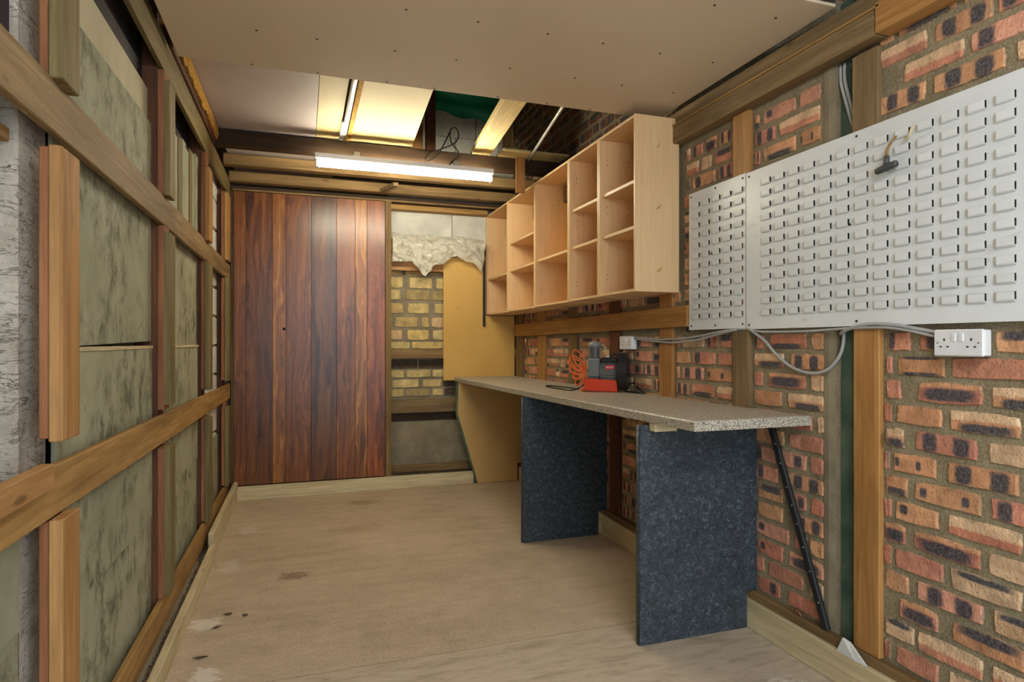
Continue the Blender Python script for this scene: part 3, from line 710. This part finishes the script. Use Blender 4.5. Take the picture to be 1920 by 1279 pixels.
cd = tag(empty('conduit', (.27, 3.6, 2.69)), 'white conduit pipe running along the cream ceiling sheet', 'pipe')
adopt(cd, tube('pipe', [(.262, 2.5, 2.695), (.262, 4.3, 2.695)], .016, M_WHITEPLASTIC, None, 10))
adopt(cd, box('insulation_edge', .285, .312, 2.5, 4.5, 2.694, 2.716, M_CHIP, None, .002))
adopt(cd, box('sleeve', .232, .262, 4.05, 4.42, 2.682, 2.694, M_GALV, None, .002))
# broken chipboard edge along the left of the roof
bm = bmesh.new(); n = 46; rows = []
for i in range(n+1):
    y = 3.07+i*(4.44-3.07)/n; j = RND.uniform(-.009, .009); cr = .035 if abs(y-4.02) < .06 else 0
    rows.append([bm.verts.new(q) for q in ((-.5455, y, 2.622+j*.6+cr), (-.533+j*.4, y, 2.618+j+cr), (-.522+j*.3-cr*.4, y, 2.640+j), (-.526, y, 2.69), (-.5455, y, 2.69))])
for a, b in zip(rows, rows[1:]):
    for k in range(5): bm.faces.new((a[k], a[(k+1) % 5], b[(k+1) % 5], b[k]))
bm.faces.new(rows[0][::-1]); bm.faces.new(rows[-1]); bmesh.ops.recalc_face_normals(bm, faces=bm.faces)
cs = bm_obj('chipboard_strip', bm, M_CHIP)
adopt(cs, box('board_face', -.563, -.546, 3.07, 4.44, 2.588, 2.69, W_DARK('y'), None, .002))
tag(cs, 'yellow broken chipboard edge hanging above the left wall rail', 'chipboard')
br_ = prism('brace_strip', [(.62, 5.354), (.66, 5.354), (.74, 5.10), (.70, 5.10)], 'z', 2.57, 2.60, W_GREY('y'), None, .002)
tag(br_, 'short rough strip bridging the two rear beams above the panel', 'wood strip')
# green tarpaulin
bm = bmesh.new(); nx, nz = 40, 16; gr = []
for i in range(nx+1):
    x = .70+i*(1.90-.70)/nx; row = []
    for k in range(nz+1):
        zb = 3.40+.03*sin(x*6)+.02*sin(x*17)-.02*(x-1.1)
        z = zb+k*(3.86-zb)/nz
        row.append(bm.verts.new((x, 5.66-.02*sin(x*9+z*14)-.012*sin(z*33+x*4)-(.012 if k == 0 else 0), z)))
    gr.append(row)
for a, b in zip(gr, gr[1:]):
    for k in range(nz): bm.faces.new((a[k], a[k+1], b[k+1], b[k]))
tag(bm_obj('tarpaulin', bm, M_TARP, smooth=True), 'green tarpaulin draped over the white gable wall in the open roof', 'tarpaulin')

# ---- fluorescent batten lights: the one in view and its twin over the doorway
def batten_light(x0, y, z, mat, label, brk):
    lt = tag(empty('fluorescent_light', (x0+.625, y, z-.10)), label, 'light', 'fluorescent batten lights')
    x1 = x0+1.25
    adopt(lt, prism('housing', [(y-.024, z), (y+.024, z), (y+.022, z-.032), (y+.014, z-.038), (y-.014, z-.038), (y-.022, z-.032)], 'x', x0, x1, M_WHITEPLASTIC, None, .002))
    for x in (x0+.004, x1-.026): adopt(lt, box('lamp_holder', x, x+.022, y-.015, y+.015, z-.096, z-.036, M_WHITEPLASTIC, None, .004))
    adopt(lt, tube('tube', [(x0+.026, y, z-.066), (x1-.026, y, z-.066)], .021, mat, None, 14))
    for x in (x0+.275, x0+.975): adopt(lt, box('bracket', x-.02, x+.02, y-.01, y+brk[0], z-.002, z+brk[1], M_GALV, None, .002))
batten_light(.075, 4.36, 2.560, M_TUBE, 'long lit fluorescent tube light hanging under the dark beam', (.10, .034))
batten_light(.05, -.12, 2.560, M_TUBE_COOL, 'lit fluorescent tube light on the ceiling sheet over the doorway', (.01, .041))
tag(tube('light_cable', [(1.0, 4.36, 2.565), (1.02, 4.40, 2.60), (1.083, 4.43, 2.66), (1.075, 4.435, 2.70), (1.03, 4.435, 2.75), (1.02, 4.44, 2.82), (1.035, 4.44, 2.862), (1.07, 4.44, 2.86), (1.085, 4.44, 2.81), (1.05, 4.44, 2.75), (.96, 4.43, 2.70), (.87, 4.425, 2.66), (.835, 4.42, 2.615), (.86, 4.42, 2.60), (.93, 4.425, 2.66), (.985, 4.43, 2.76), (1.02, 4.44, 2.835)], .0045, M_BLACK, None, 8, 8),
    'thin black cable looped over the dark beam above the fluorescent light', 'cable')

# ---- wall cabinets
UNITS = [(5.043, 5.695, (1.90,), 'open wall cabinet at the far end with one low shelf'), (4.384, 5.041, (2.144, 1.91), 'open wall cabinet with two shelves, second from the back wall'),
         (3.752, 4.382, (1.913,), 'middle open wall cabinet of the row, with a single shelf'), (3.314, 3.748, (2.16, 1.916), 'narrow open wall cabinet with two shelves, second from the plain end panel'),
         (2.883, 3.311, (2.16, 1.914), 'nearest open wall cabinet, with the plain scuffed end panel')]
XF, XK, T = 1.66, 1.93, .016
for i, (y0, y1, shelves, lab) in enumerate(UNITS):
    zb, zt = 1.548+(5.7-y1)*.004, 2.498
    c = tag(empty('wall_cabinet', (1.795, (y0+y1)/2, zb)), lab, 'cabinet', 'open wall cabinets above the worktop')
    P = []
    for a in (y0, y1-T): P.append(box('side', XF, XK, a, a+T, zb, zt, W_MELAMINE('z'), None, .0012))
    P.append(box('top', XF+.001, XK, y0+T, y1-T, zt-T, zt-.001, W_MELAMINE('y'), None, .001)); P.append(box('bottom', XF+.001, XK, y0+T, y1-T, zb+.001, zb+T, W_MELAMINE('y'), None, .001))
    P.append(box('back', XK-.006, XK-.001, y0+T, y1-T, zb+T, zt-T, W_MELAMINE('z'), None, .0005))
    for s in shelves: P.append(box('shelf', XF+.018, XK-.007, y0+T+.001, y1-T-.001, s-.018, s, W_MELAMINE('y'), None, .001))
    bm = bmesh.new()
    for z in (1.66, 1.69, 2.05, 2.09, 2.34, 2.37):
        for x in (1.71, 1.85):
            cyl(bm, (x, y1-T-.0012, z), 'y', .003, .0015, 6)
    h = bm_obj('pin_holes', bm, M_HOLE); h['kind'] = 'stuff'; P.append(h)
    if i == 4:
        for (x, z, w) in ((1.80, 2.34, .012), (1.80, 2.01, .02), (1.805, 1.675, .022)):
            P.append(prism('veneer_tear', [(x-w, z-.012), (x+w*.4, z-.006), (x+w, z+.02), (x, z+.004)], 'y', y0-.0012, y0+.001, M_TORN))
    adopt(c, *P)

# ---- steel louvre panels
def louvre_mesh(w, h):
    bm = bmesh.new()
    prof = [(0, -.003), (.0060, -.0015), (.0088, .0015), (.0096, .006), (.0100, h*.6), (.0104, h)]      # (out, up)
    def ring(y, inset): return [(bm.verts.new((-o_*inset, y, z)), bm.verts.new((-(o_*inset-.0012), y, z))) for o_, z in prof]
    ys = [(-w/2, .97), (-w/2+.006, 1.0), (w/2-.012, 1.0), (w/2, .25)]
    R = []
    for y, k in ys:
        rr = ring(y, k)
        if k < .9:
            for a, b in rr: a.co.x = min(a.co.x, -.0005); b.co.x = a.co.x+.0012
        R.append(rr)
    for A, B in zip(R, R[1:]):
        for k in range(len(prof)-1):
            bm.faces.new((A[k][0], A[k+1][0], B[k+1][0], B[k][0])); bm.faces.new((A[k][1], B[k][1], B[k+1][1], A[k+1][1]))
        bm.faces.new((A[-1][0], A[-1][1], B[-1][1], B[-1][0]))
    for rr in (R[0], R[-1]):
        for k in range(len(prof)-1): bm.faces.new((rr[k][0], rr[k][1], rr[k+1][1], rr[k+1][0]))
    bmesh.ops.recalc_face_normals(bm, faces=bm.faces)
    me = bpy.data.meshes.new('louvre'); bm.to_mesh(me); bm.free(); me.materials.append(M_PEG)
    return me
LW, LH = .060, .025
LME = louvre_mesh(LW, LH)
ZR = [1.997-.0525*r for r in range(12)]
XP = 1.9305
def louvre_panel(y0, y1, z0, z1, cols, label, thin_edge=None):
    p = tag(empty('louvre_panel', (XP, (y0+y1)/2, z0)), label, 'steel panel', 'white steel louvre panels on the brick wall')
    ye = sorted([y0, y1]+[c+s for c in cols for s in (-LW/2, LW/2)]); ze = sorted([z0, z1]+[z+s for z in ZR for s in (-LH/2+.003, LH/2+.0012)])
    bm = bmesh.new(); V = {}
    vv = lambda i, j, k: V.setdefault((i, j, k), bm.verts.new((XP+(.0012 if k else 0), ye[i], ze[j])) if (i, j, k) not in V else V[(i, j, k)])
    hole = lambda i, j: i % 2 == 1 and j % 2 == 1 and 0 < i < len(ye)-2 and 0 < j < len(ze)-2
    for i in range(len(ye)-1):
        for j in range(len(ze)-1):
            if hole(i, j): continue
            bm.faces.new((vv(i, j, 0), vv(i+1, j, 0), vv(i+1, j+1, 0), vv(i, j+1, 0)))
    s = bm_obj('plate', bm, M_PEG)
    lip = [box('edge_fold', XP+.0005, XP+.010, y0, y1, z0, z0+.0015, M_PEG, None, 0), box('edge_fold', XP+.0005, XP+.010, y0, y1, z1-.0015, z1, M_PEG, None, 0)]
    adopt(p, s, *lip)
    for c in cols:
        for z in ZR:
            o = bpy.data.objects.new('louvre', LME); COL.objects.link(o); o.parent = p; o.location = Vector((XP, c, z-LH/2))-p.location
    for y, z in ((y0+.02, z0+.02), (y1-.02, z0+.02), (y0+.02, z1-.02), (y1-.02, z1-.02), ((y0+y1)/2, z1-.018), ((y0+y1)/2, z0+.018), ((y0+y1)/2+.03, (z0+z1)/2+.02)):
        bm = bmesh.new(); cyl(bm, (XP-.0025, y, z), 'x', .0045, .0024, 10); adopt(p, bm_obj('screw', bm, M_BLACK))
    return p
louvre_panel(2.352, 2.793, 1.353, 2.068, [2.73-.0825*i for i in range(5)], 'small white louvred steel panel beside the cabinets, narrower of the two')
louvre_panel(1.15, 2.349, 1.347, 2.064, [2.220-.0815*i for i in range(13)], 'long white louvred steel panel on the brick wall, with the T-shaped hook')
# hammer-like hook hanging on the big panel
hk = tag(empty('hanging_hook', (1.912, 1.60, 1.885)), 'rusty T-shaped hook hanging on the white steel panel', 'hook')
adopt(hk, tube('shank', [(1.918, 1.578, 1.992), (1.908, 1.592, 1.972), (1.902, 1.601, 1.945), (1.902, 1.603, 1.918)], [.0028, .0042, .005, .006], W_RAIL('z'), None, 8, 4))
adopt(hk, tube('socket', [(1.902, 1.603, 1.928), (1.902, 1.603, 1.895)], [.009, .0105], M_ALUDARK, None, 10))
adopt(hk, tube('crossbar', [(1.902, 1.642, 1.883), (1.902, 1.64, 1.884), (1.902, 1.603, 1.889), (1.902, 1.568, 1.893), (1.902, 1.566, 1.893)], [.006, .0115, .0125, .0115, .006], M_ALUDARK, None, 10, 3))
tag(tube('wire_hook', [(1.924, 1.523, 2.006), (1.912, 1.520, 1.992), (1.908, 1.524, 1.975), (1.910, 1.536, 1.966), (1.914, 1.544, 1.972)], .0042, W_PALE('z'), None, 8, 5), 'small bent wire hook right of the T-shaped hook', 'hook')

# ---- sockets and cables
def socket(y0, y1, z0, z1, label):
    s = tag(empty('double_socket', (1.945, (y0+y1)/2, z0)), label, 'power socket', 'white double sockets on the brick wall')
    xf = 1.915; w = y1-y0; hh = z1-z0; P = []
    P.append(box('back_box', 1.924, 1.954, y0+.002, y1-.002, z0+.002, z1-.002, M_WHITEPLASTIC, None, .003)); P.append(box('faceplate', xf, 1.925, y0, y1, z0, z1, M_WHITEPLASTIC, None, .004))
    yc = (y0+y1)/2
    for sd in (1, -1):
        y = yc+sd*w*.27
        bm = bmesh.new(); add_box(bm, xf-.0008, xf+.001, y-.0022, y+.0022, z0+hh*.57, z0+hh*.67)
        for d in (-.011, .011): add_box(bm, xf-.0008, xf+.001, y+d-.0034, y+d+.0034, z0+hh*.33, z0+hh*.38)
        P.append(bm_obj('pin_slots', bm, M_HOLE))
        P.append(box('switch', xf-.003, xf+.002, yc+sd*.012-.007, yc+sd*.012+.007, z0+hh*.55, z0+hh*.85, M_WHITEPLASTIC, None, .0015))
        bm = bmesh.new(); cyl(bm, (xf-.001, yc+sd*w*.41, z0+hh*.5), 'x', .003, .002, 8); P.append(bm_obj('screw', bm, M_ALU))
    adopt(s, *P)
socket(1.292, 1.446, 1.243, 1.327, 'white double socket on bare brick under the long steel panel'); socket(3.37, 3.525, 1.243, 1.327, 'white double socket above the compressor on the worktop')
XC = 1.928
tag(tube('power_cable', [(1.94, 3.372, 1.320), (1.93, 3.337, 1.318), (1.926, 3.1, 1.305), (1.926, 2.967, 1.305), (XC, 2.8, 1.312), (XC, 2.678, 1.322), (XC, 2.55, 1.338), (1.934, 2.44, 1.348), (1.934, 2.36, 1.349)], .0055, M_CABLE, None, 8, 6), 'upper grey cable running from the far socket up to the steel panel', 'cable')
tag(tube('power_cable', [(1.94, 3.372, 1.308), (1.93, 3.3, 1.306), (1.926, 3.05, 1.290), (1.926, 2.93, 1.287), (XC, 2.75, 1.297), (XC, 2.62, 1.315), (XC, 2.5, 1.335), (1.934, 2.42, 1.346)], .0055, M_CABLE, None, 8, 6), 'lower grey cable running from the far socket up to the steel panel', 'cable')
tag(tube('power_cable', [(1.934, 2.34, 1.35), (1.93, 2.307, 1.338), (1.94, 2.24, 1.295), (1.942, 2.186, 1.246), (1.942, 2.12, 1.202), (1.942, 2.063, 1.177), (1.942, 2.0, 1.164), (1.942, 1.95, 1.164), (1.942, 1.90, 1.178), (1.945, 1.871, 1.2), (1.95, 1.845, 1.235), (1.955, 1.833, 1.28), (1.955, 1.829, 1.34), (1.955, 1.83, 1.42)], .0065, M_CABLE, None, 8, 6), 'thick grey cable sagging in a loop below the steel panel', 'cable')
tag(tube('power_cable', [(1.932, 2.335, 1.347), (1.928, 2.25, 1.335), (1.928, 2.1, 1.332), (1.928, 1.95, 1.333), (1.928, 1.83, 1.338), (1.928, 1.72, 1.340), (1.926, 1.62, 1.338), (1.926, 1.54, 1.326), (1.93, 1.47, 1.310), (1.94, 1.445, 1.305)], .005, M_CABLE, None, 8, 6), 'thin grey cable running level to the near socket', 'cable')
tag(tube('power_cable', [(1.95, 1.84, 1.32), (1.932, 1.80, 1.333), (1.927, 1.70, 1.352), (1.927, 1.6, 1.347), (1.929, 1.52, 1.333), (1.94, 1.445, 1.317)], .0065, M_CABLE, None, 8, 6), 'thick grey cable arching over the plank to the near socket', 'cable')
for d, lab in ((0, 'left grey cable dropping down the dark slot under the wall plate'), (.018, 'right grey cable dropping down the dark slot under the wall plate')):
    tag(tube('drop_cable', [(1.972, 1.86-d, 2.36), (1.968, 1.855-d, 2.29), (1.968, 1.83-d, 2.2), (1.97, 1.80-d*.8, 2.1)], .006, M_CABLE, None, 8, 6), lab, 'cable')

# ---- worktop and its supports
ZT = lambda y: .989-(y-2.0)*.0062
FE = [(1.395, 1.985), (1.385, 2.4), (1.375, 2.8), (1.365, 3.2), (1.362, 3.6), (1.354, 4.2), (1.340, 4.8), (1.332, 5.3), (1.335, 5.64)]
out = FE+[(1.955, 5.64), (1.935, 5.60), (1.932, 2.46), (1.955, 2.335), (1.955, 1.985)]
out = FE+[(1.933, 5.64), (1.933, 2.33), (1.950, 2.32), (1.950, 1.985)]
bm = bmesh.new()
lev = [(0, .0), (.004, .0), (.004, -.004), (0, -.004)]
def wring(dz, inset): return [bm.verts.new((x+(inset if x < 1.5 else 0), y+(inset if y < 1.99 else 0), ZT(y)+dz)) for x, y in out]
R0, R1, R2 = wring(0, .005), wring(-.006, 0), wring(-.038, 0)
R2b = wring(-.040, .002)
bm.faces.new(R0); bm.faces.new(R2b[::-1])
for A, B in ((R0, R1), (R1, R2), (R2, R2b)):
    for i in range(len(out)): bm.faces.new((A[i], B[i], B[(i+1) % len(out)], A[(i+1) % len(out)]))
bmesh.ops.recalc_face_normals(bm, faces=bm.faces)
tag(bm_obj('worktop', bm, M_GRANITE), 'long grey speckled worktop along the brick wall', 'worktop')
def support(y, xf, xn, zn, zt, label):
    p = tag(empty('support_panel', (1.65, y+.0175, 0)), label, 'panel', 'dark blue panels under the worktop')
    b = prism('slab', [(xf+.004, 0.002), (xn, 0.002), (xn, zn), (1.951 if y < 3 else 1.934, zn), (1.951 if y < 3 else 1.934, zt), (xf+.004, zt)], 'y', y, y+.035, M_BLUE, None, .0015)
    e = tube('rounded_edge', [(xf+.016, y+.0175, 0.003), (xf+.016, y+.0175, zt-.001)], .0176, M_BLUE, None, 12)
    adopt(p, b, e)
support(2.302, 1.345, 1.897, .163, .934, 'nearest dark blue flecked panel holding up the worktop')
support(3.731, 1.33, 1.872, .163, .936, 'middle dark blue flecked panel holding up the worktop')
tag(box('packing_block', 1.392, 1.50, 2.255, 2.30, .912, .946, W_PALE('x'), None, .002), 'small pale wood block fixed to the nearest blue panel under the worktop', 'wood block')
ep = tag(empty('end_support', (1.6, 5.48, 0)), 'tapered tan board carrying the far end of the worktop', 'panel')
OUTL = [(1.515, .003), (1.895, .003), (1.895, .163), (1.934, .163), (1.934, .924), (1.332, .924), (1.325, .64)]
adopt(ep, prism('board', OUTL, 'y', 5.45, 5.462, M_MDF2, None, .001))
adopt(ep, prism('backing_board', [(x-.018 if x < 1.6 else x, z) for x, z in OUTL], 'y', 5.4625, 5.4642, M_GREENPAINT, None))
# MDF on the back wall and the black bar in front of it
tag(prism('mdf_board', [(1.234, .935), (1.932, .935), (1.932, 1.542), (1.645, 1.542), (1.645, 2.12), (1.234, 2.068)], 'y', 5.642, 5.651, M_MDF, None, .001), 'tan fibreboard sheet fixed to the far wall above the worktop', 'board')
tag(box('black_bar', 1.612, 1.632, 5.615, 5.64, 1.44, 2.2, M_RODBLACK, None, .003), 'narrow black bar upright on the tan board beside the cabinets', 'bar')
# crumpled polythene hanging over the rail
bm = bmesh.new(); nx, nz = 44, 15; G = []
top = lambda x: 2.268-.02*max(0, (x-1.3))*2+.006*sin(x*19)
def bot(x):
    P = [(.752, 2.01), (.93, 2.02), (.965, 1.97), (1.04, 1.885), (1.115, 1.955), (1.125, 2.0), (1.21, 2.0), (1.30, 2.075), (1.345, 2.08), (1.42, 2.04), (1.52, 2.02), (1.575, 1.93), (1.61, 2.1)]
    for (a, za), (b, zb) in zip(P, P[1:]):
        if a <= x <= b: return za+(zb-za)*(x-a)/(b-a)
    return 2.03
rr = random.Random(5); ph = [(rr.uniform(5, 30), rr.uniform(5, 30), rr.uniform(0, 6), rr.uniform(.003, .012)) for _ in range(14)]
for i in range(nx+1):
    x = .752+i*(1.605-.752)/nx; row = []
    for k in range(nz+1):
        t = k/nz; z = top(x)+(bot(x)-top(x))*t
        d = sum(abs(sin(a*x+b*z+c))*m for a, b, c, m in ph)*min(1, t*4+.3)
        row.append(bm.verts.new((x+rr.uniform(-.006, .006)*(0 < i < nx), 5.628-.014-d*.8-.02*sin(pi*min(1, t*1.1))-rr.uniform(0, .010), z+rr.uniform(-.004, .004))))
    G.append(row)
for a, b in zip(G, G[1:]):
    for k in range(nz): bm.faces.new((a[k], b[k], b[k+1], a[k+1]))
r = bmesh.ops.extrude_face_region(bm, geom=bm.faces[:])
for v in [q for q in r['geom'] if isinstance(q, bmesh.types.BMVert)]: v.co.y += .006; v.co.z += RND.uniform(-.004, .004)
bmesh.ops.recalc_face_normals(bm, faces=bm.faces)
tag(bm_obj('polythene_sheet', bm, M_POLY, smooth=False), 'crumpled clear polythene sheet hanging high on the far wall', 'plastic sheet')

# ---- leaning black bar, shard, clip
rod = tag(empty('leaning_bar', (1.912, 1.90, .10)), 'black steel bar leaning against the brick wall beside the worktop', 'metal bar')
bm = bmesh.new(); A, B = Vector((1.938, 2.205, .942)), Vector((1.9365, 1.893, .164)); d = (B-A).normalized(); n = Vector((1, 0, 0)); s = d.cross(n)
ring = lambda p: [bm.verts.new(p+n*a*.007+s*b*.0155) for a, b in ((-1, -1), (-1, .6), (-.2, 1), (1, 1), (1, -1))]
Ra, Rb = ring(A), ring(B)
for i in range(5): bm.faces.new((Ra[i], Ra[(i+1) % 5], Rb[(i+1) % 5], Rb[i]))
bm.faces.new(Ra[::-1]); bm.faces.new(Rb); bmesh.ops.recalc_face_normals(bm, faces=bm.faces)
adopt(rod, bm_obj('flat_bar', bm, M_RODBLACK))
bm = bmesh.new()
for t in (.12, .22, .34, .43, .52, .63, .74, .88):
    p = A+(B-A)*t; cyl(bm, (p.x-.0085, p.y-.002, p.z), 'x', .004, .002, 8)
adopt(rod, bm_obj('bolt_holes', bm, M_ALU))
bm = bmesh.new(); vs = [(1.900, 1.812, .128), (1.906, 1.79, .185), (1.912, 1.765, .178), (1.902, 1.685, .130), (1.898, 1.73, .129)]
F = [bm.verts.new(v) for v in vs]; K = [bm.verts.new((x+.006, y-.002, z)) for x, y, z in vs]
bm.faces.new(F); bm.faces.new(K[::-1])
for i in range(5): bm.faces.new((F[i], K[i], K[(i+1) % 5], F[(i+1) % 5]))
bmesh.ops.recalc_face_normals(bm, faces=bm.faces)
tag(bm_obj('white_shard', bm, M_PORCELAIN), 'broken white shard standing on the right kerb by the plank', 'shard')
tag(tube('small_clip', [(1.932, 2.045, .165), (1.926, 2.05, .178), (1.924, 2.04, .184), (1.926, 2.025, .178), (1.932, 2.02, .166)], .004, W_RED('z'), None, 6, 4), 'small reddish clip lying on the sole plate behind the right kerb', 'clip')

# ---- leaf scraps on the floor
LEAVES = ('dark leaf scrap right beside the larger white floor stain', 'leaf scrap nearest the left kerb, below the white stain', 'long leaf scrap on the floor closest to the camera along the left kerb', 'pale leaf scrap furthest from the left kerb', 'dark leaf scrap on the grey slab before the floor joint')
for i, (x, y, r0) in enumerate(((-.335, 3.196, .3), (-.372, 3.064, 1.2), (-.398, 2.79, .7), (-.258, 3.157, 2.0), (.10, 2.30, .4))):
    bm = bmesh.new(); N = 9
    pts = [bm.verts.new((x+cos(r0+2*pi*k/N)*.012*RND.uniform(.5, 1.5)*(2 if k % 4 == 0 else 1), y+sin(r0+2*pi*k/N)*.010*RND.uniform(.5, 1.4), .003+RND.uniform(0, .006))) for k in range(N)]
    c = bm.verts.new((x, y, .010)); c2 = bm.verts.new((x, y, .001))
    for k in range(N): bm.faces.new((pts[k], pts[(k+1) % N], c)); bm.faces.new((pts[(k+1) % N], pts[k], c2))
    tag(bm_obj('leaf_scrap', bm, M_LEAF), LEAVES[i], 'leaf', 'leaf scraps on the floor')

# ---- air compressor
CZ = ZT(3.5)+.0015
CA, CS = radians(-38), .84
cp = tag(empty('air_compressor', (1.781, 3.503, CZ), CA), 'small air compressor with red base and orange hose on the worktop', 'compressor')
cp.scale = (CS, CS, 1)
def lb(name, b, mat, bev=.002): bm = bmesh.new(); add_box(bm, *b, bev); return bm_obj(name, bm, mat, cp)
base = prism('base_tray', [(-.125, .004), (.125, .0), (.125, .072), (-.118, .082)], 'y', -.07, .07, M_REDPAINT, cp, .004)
lb('base_foot', (-.15, -.12, -.05, .05, .001, .012), M_REDPAINT)
for y in (-.05, .05): lb('rubber_foot', (.10, .12, y-.01, y+.01, 0, .004), M_BLACK, .001)
# crankcase with fins
cc = lb('crankcase', (-.094, -.012, -.05, .05, .075, .208), M_ALU, .008)
bm = bmesh.new()
for k in range(9): add_box(bm, -.098, -.008, -.056, .056, .105+k*.011, .110+k*.011, .0008)
f = bm_obj('fins', bm, M_ALU, cc); f.location -= cc.location
lb('sump', (-.098, -.012, -.052, .052, .074, .098), M_ALUDARK, .003)
cy = bmesh.new(); cyl(cy, (-.055, 0, .206), 'z', .036, .076, 24); cyo = bm_obj('cylinder', cy, M_BLACKPLASTIC, cp)
bm = bmesh.new()
for k in range(7): cyl(bm, (-.055, 0, .213+k*.010), 'z', .047, .004, 28)
f = bm_obj('fins', bm, M_ALU, cyo); f.location -= cyo.location
bm = bmesh.new(); prof = [(.050, .280), (.052, .284), (.050, .298), (.040, .308), (.022, .314), (0.0005, .316)]
rings = [[bm.verts.new((-.055+r*cos(2*pi*k/24), r*sin(2*pi*k/24), z)) for k in range(24)] for r, z in prof]
for a, b in zip(rings, rings[1:]):
    for k in range(24): bm.faces.new((a[k], a[(k+1) % 24], b[(k+1) % 24], b[k]))
bm.faces.new(rings[0][::-1]); bm_obj('cylinder_head', bm, M_ALU, cp, smooth=True)
# motor
bm = bmesh.new(); cyl(bm, (-.012, 0, .126), 'x', .054, .15, 28); mo = bm_obj('motor', bm, M_ALUDARK, cp)
bm = bmesh.new()
for k in range(-5, 6):
    z = .126+k*.0098; hw = math.sqrt(max(0, .060**2-(k*.0098)**2)); add_box(bm, -.004, .132, -hw, hw, z-.0022, z+.0022)
f = bm_obj('fins', bm, M_ALU, mo); f.location -= mo.location
lb('terminal_box', (.0, .12, -.045, .045, .178, .212), M_BLACKPLASTIC, .006)
for k in range(3):
    bm = bmesh.new(); cyl(bm, (.018+k*.034, -.050, .192), 'y', .012, .012, 14); bm_obj('knob', bm, M_BLACKPLASTIC, cp)
lb('gauge_cap', (.035, .06, -.03, .0, .212, .226), M_PORCELAIN, .004)
tube('handle', [(.062, -.02, .205), (.075, -.02, .226), (.10, -.02, .236), (.122, -.02, .225), (.13, -.02, .205)], .007, M_BLACKPLASTIC, cp, 8, 5)
bm = bmesh.new(); cyl(bm, (.128, 0, .128), 'x', .118, .068, 36); bmesh.ops.bevel(bm, geom=[e for e in bm.edges if len(e.link_faces) == 2 and any(len(q.verts) > 6 for q in e.link_faces)], offset=.005, segments=2, affect='EDGES')
bm_obj('fan_shroud', bm, M_BLACKPLASTIC, cp)
pl = lb('badge', (.036, .104, -.0625, -.058, .140, .166), M_LABELRED, .001)
for q, dx in enumerate((.041, .054, .070, .086)):
    wz = bmesh.new()
    for a, b in (((0, .158), (.006, .146)), ((.006, .146), (.012, .158))):
        a = Vector((dx+a[0], -.0632, a[1])); b = Vector((dx+b[0], -.0632, b[1])); add_tube(wz, [a, b], .0016, 5)
    mk = bm_obj('badge_mark', wz, M_WHITEPLASTIC, pl); mk.location -= pl.location
tube('discharge_pipe', [(-.006, 0, .288), (.018, -.01, .286), (.03, -.02, .270), (.02, -.025, .255), (-.004, -.02, .246)], .0045, M_COPPER, cp, 8, 6)
# recoil hose, loops fanned out to the left
pts = []; turns = 8; per = 22
for i in range(turns*per+1):
    t = i/per; a = 2*pi*t; q = t/turns
    el = radians(62-118*q)                              # each loop leans further down
    rad = Vector((-cos(el), 0, sin(el))); side = Vector((sin(el)*.55, .85, cos(el)*.55))
    L = .064+.012*sin(q*5+1); c = Vector((-.122, -.01, .128))
    pts.append(c+rad*(L-L*cos(a)) + side*(.040*sin(a)+.012*(q-.5)) + Vector((0, 0, .006*sin(a*.5))))
tube('air_hose', pts, .0052, M_ORANGEHOSE, cp, 7)
tube('hose_tail', [pts[-1], (-.135, -.03, .06), (-.15, -.05, .012), (-.13, -.06, .007), (-.12, -.065, .03)], .0052, M_ORANGEHOSE, cp, 7, 6)
cz = .005
def lw(x, y):        # worktop point -> compressor space
    v = Vector((x-1.781, y-3.503))/CS; return (v.x*cos(CA)+v.y*sin(CA), -v.x*sin(CA)+v.y*cos(CA), ZT(y)-CZ+cz)
tube('power_lead', [(-.118, -.03, .08), (-.128, -.045, .04), lw(1.62, 3.60), lw(1.60, 3.75), lw(1.60, 3.95), lw(1.62, 4.05), lw(1.66, 4.07), lw(1.69, 3.95), lw(1.70, 3.80), lw(1.70, 3.68)], .0045, M_BLACK, cp, 8, 8)
tube('power_lead', [(.12, .03, .03), (.17, .0, .006), lw(1.90, 3.28), lw(1.915, 3.22), (.262, -.02, .03), (.27, .0, .05), (.24, .03, .055), (.18, .04, .05)], .0045, M_BLACK, cp, 8, 8)
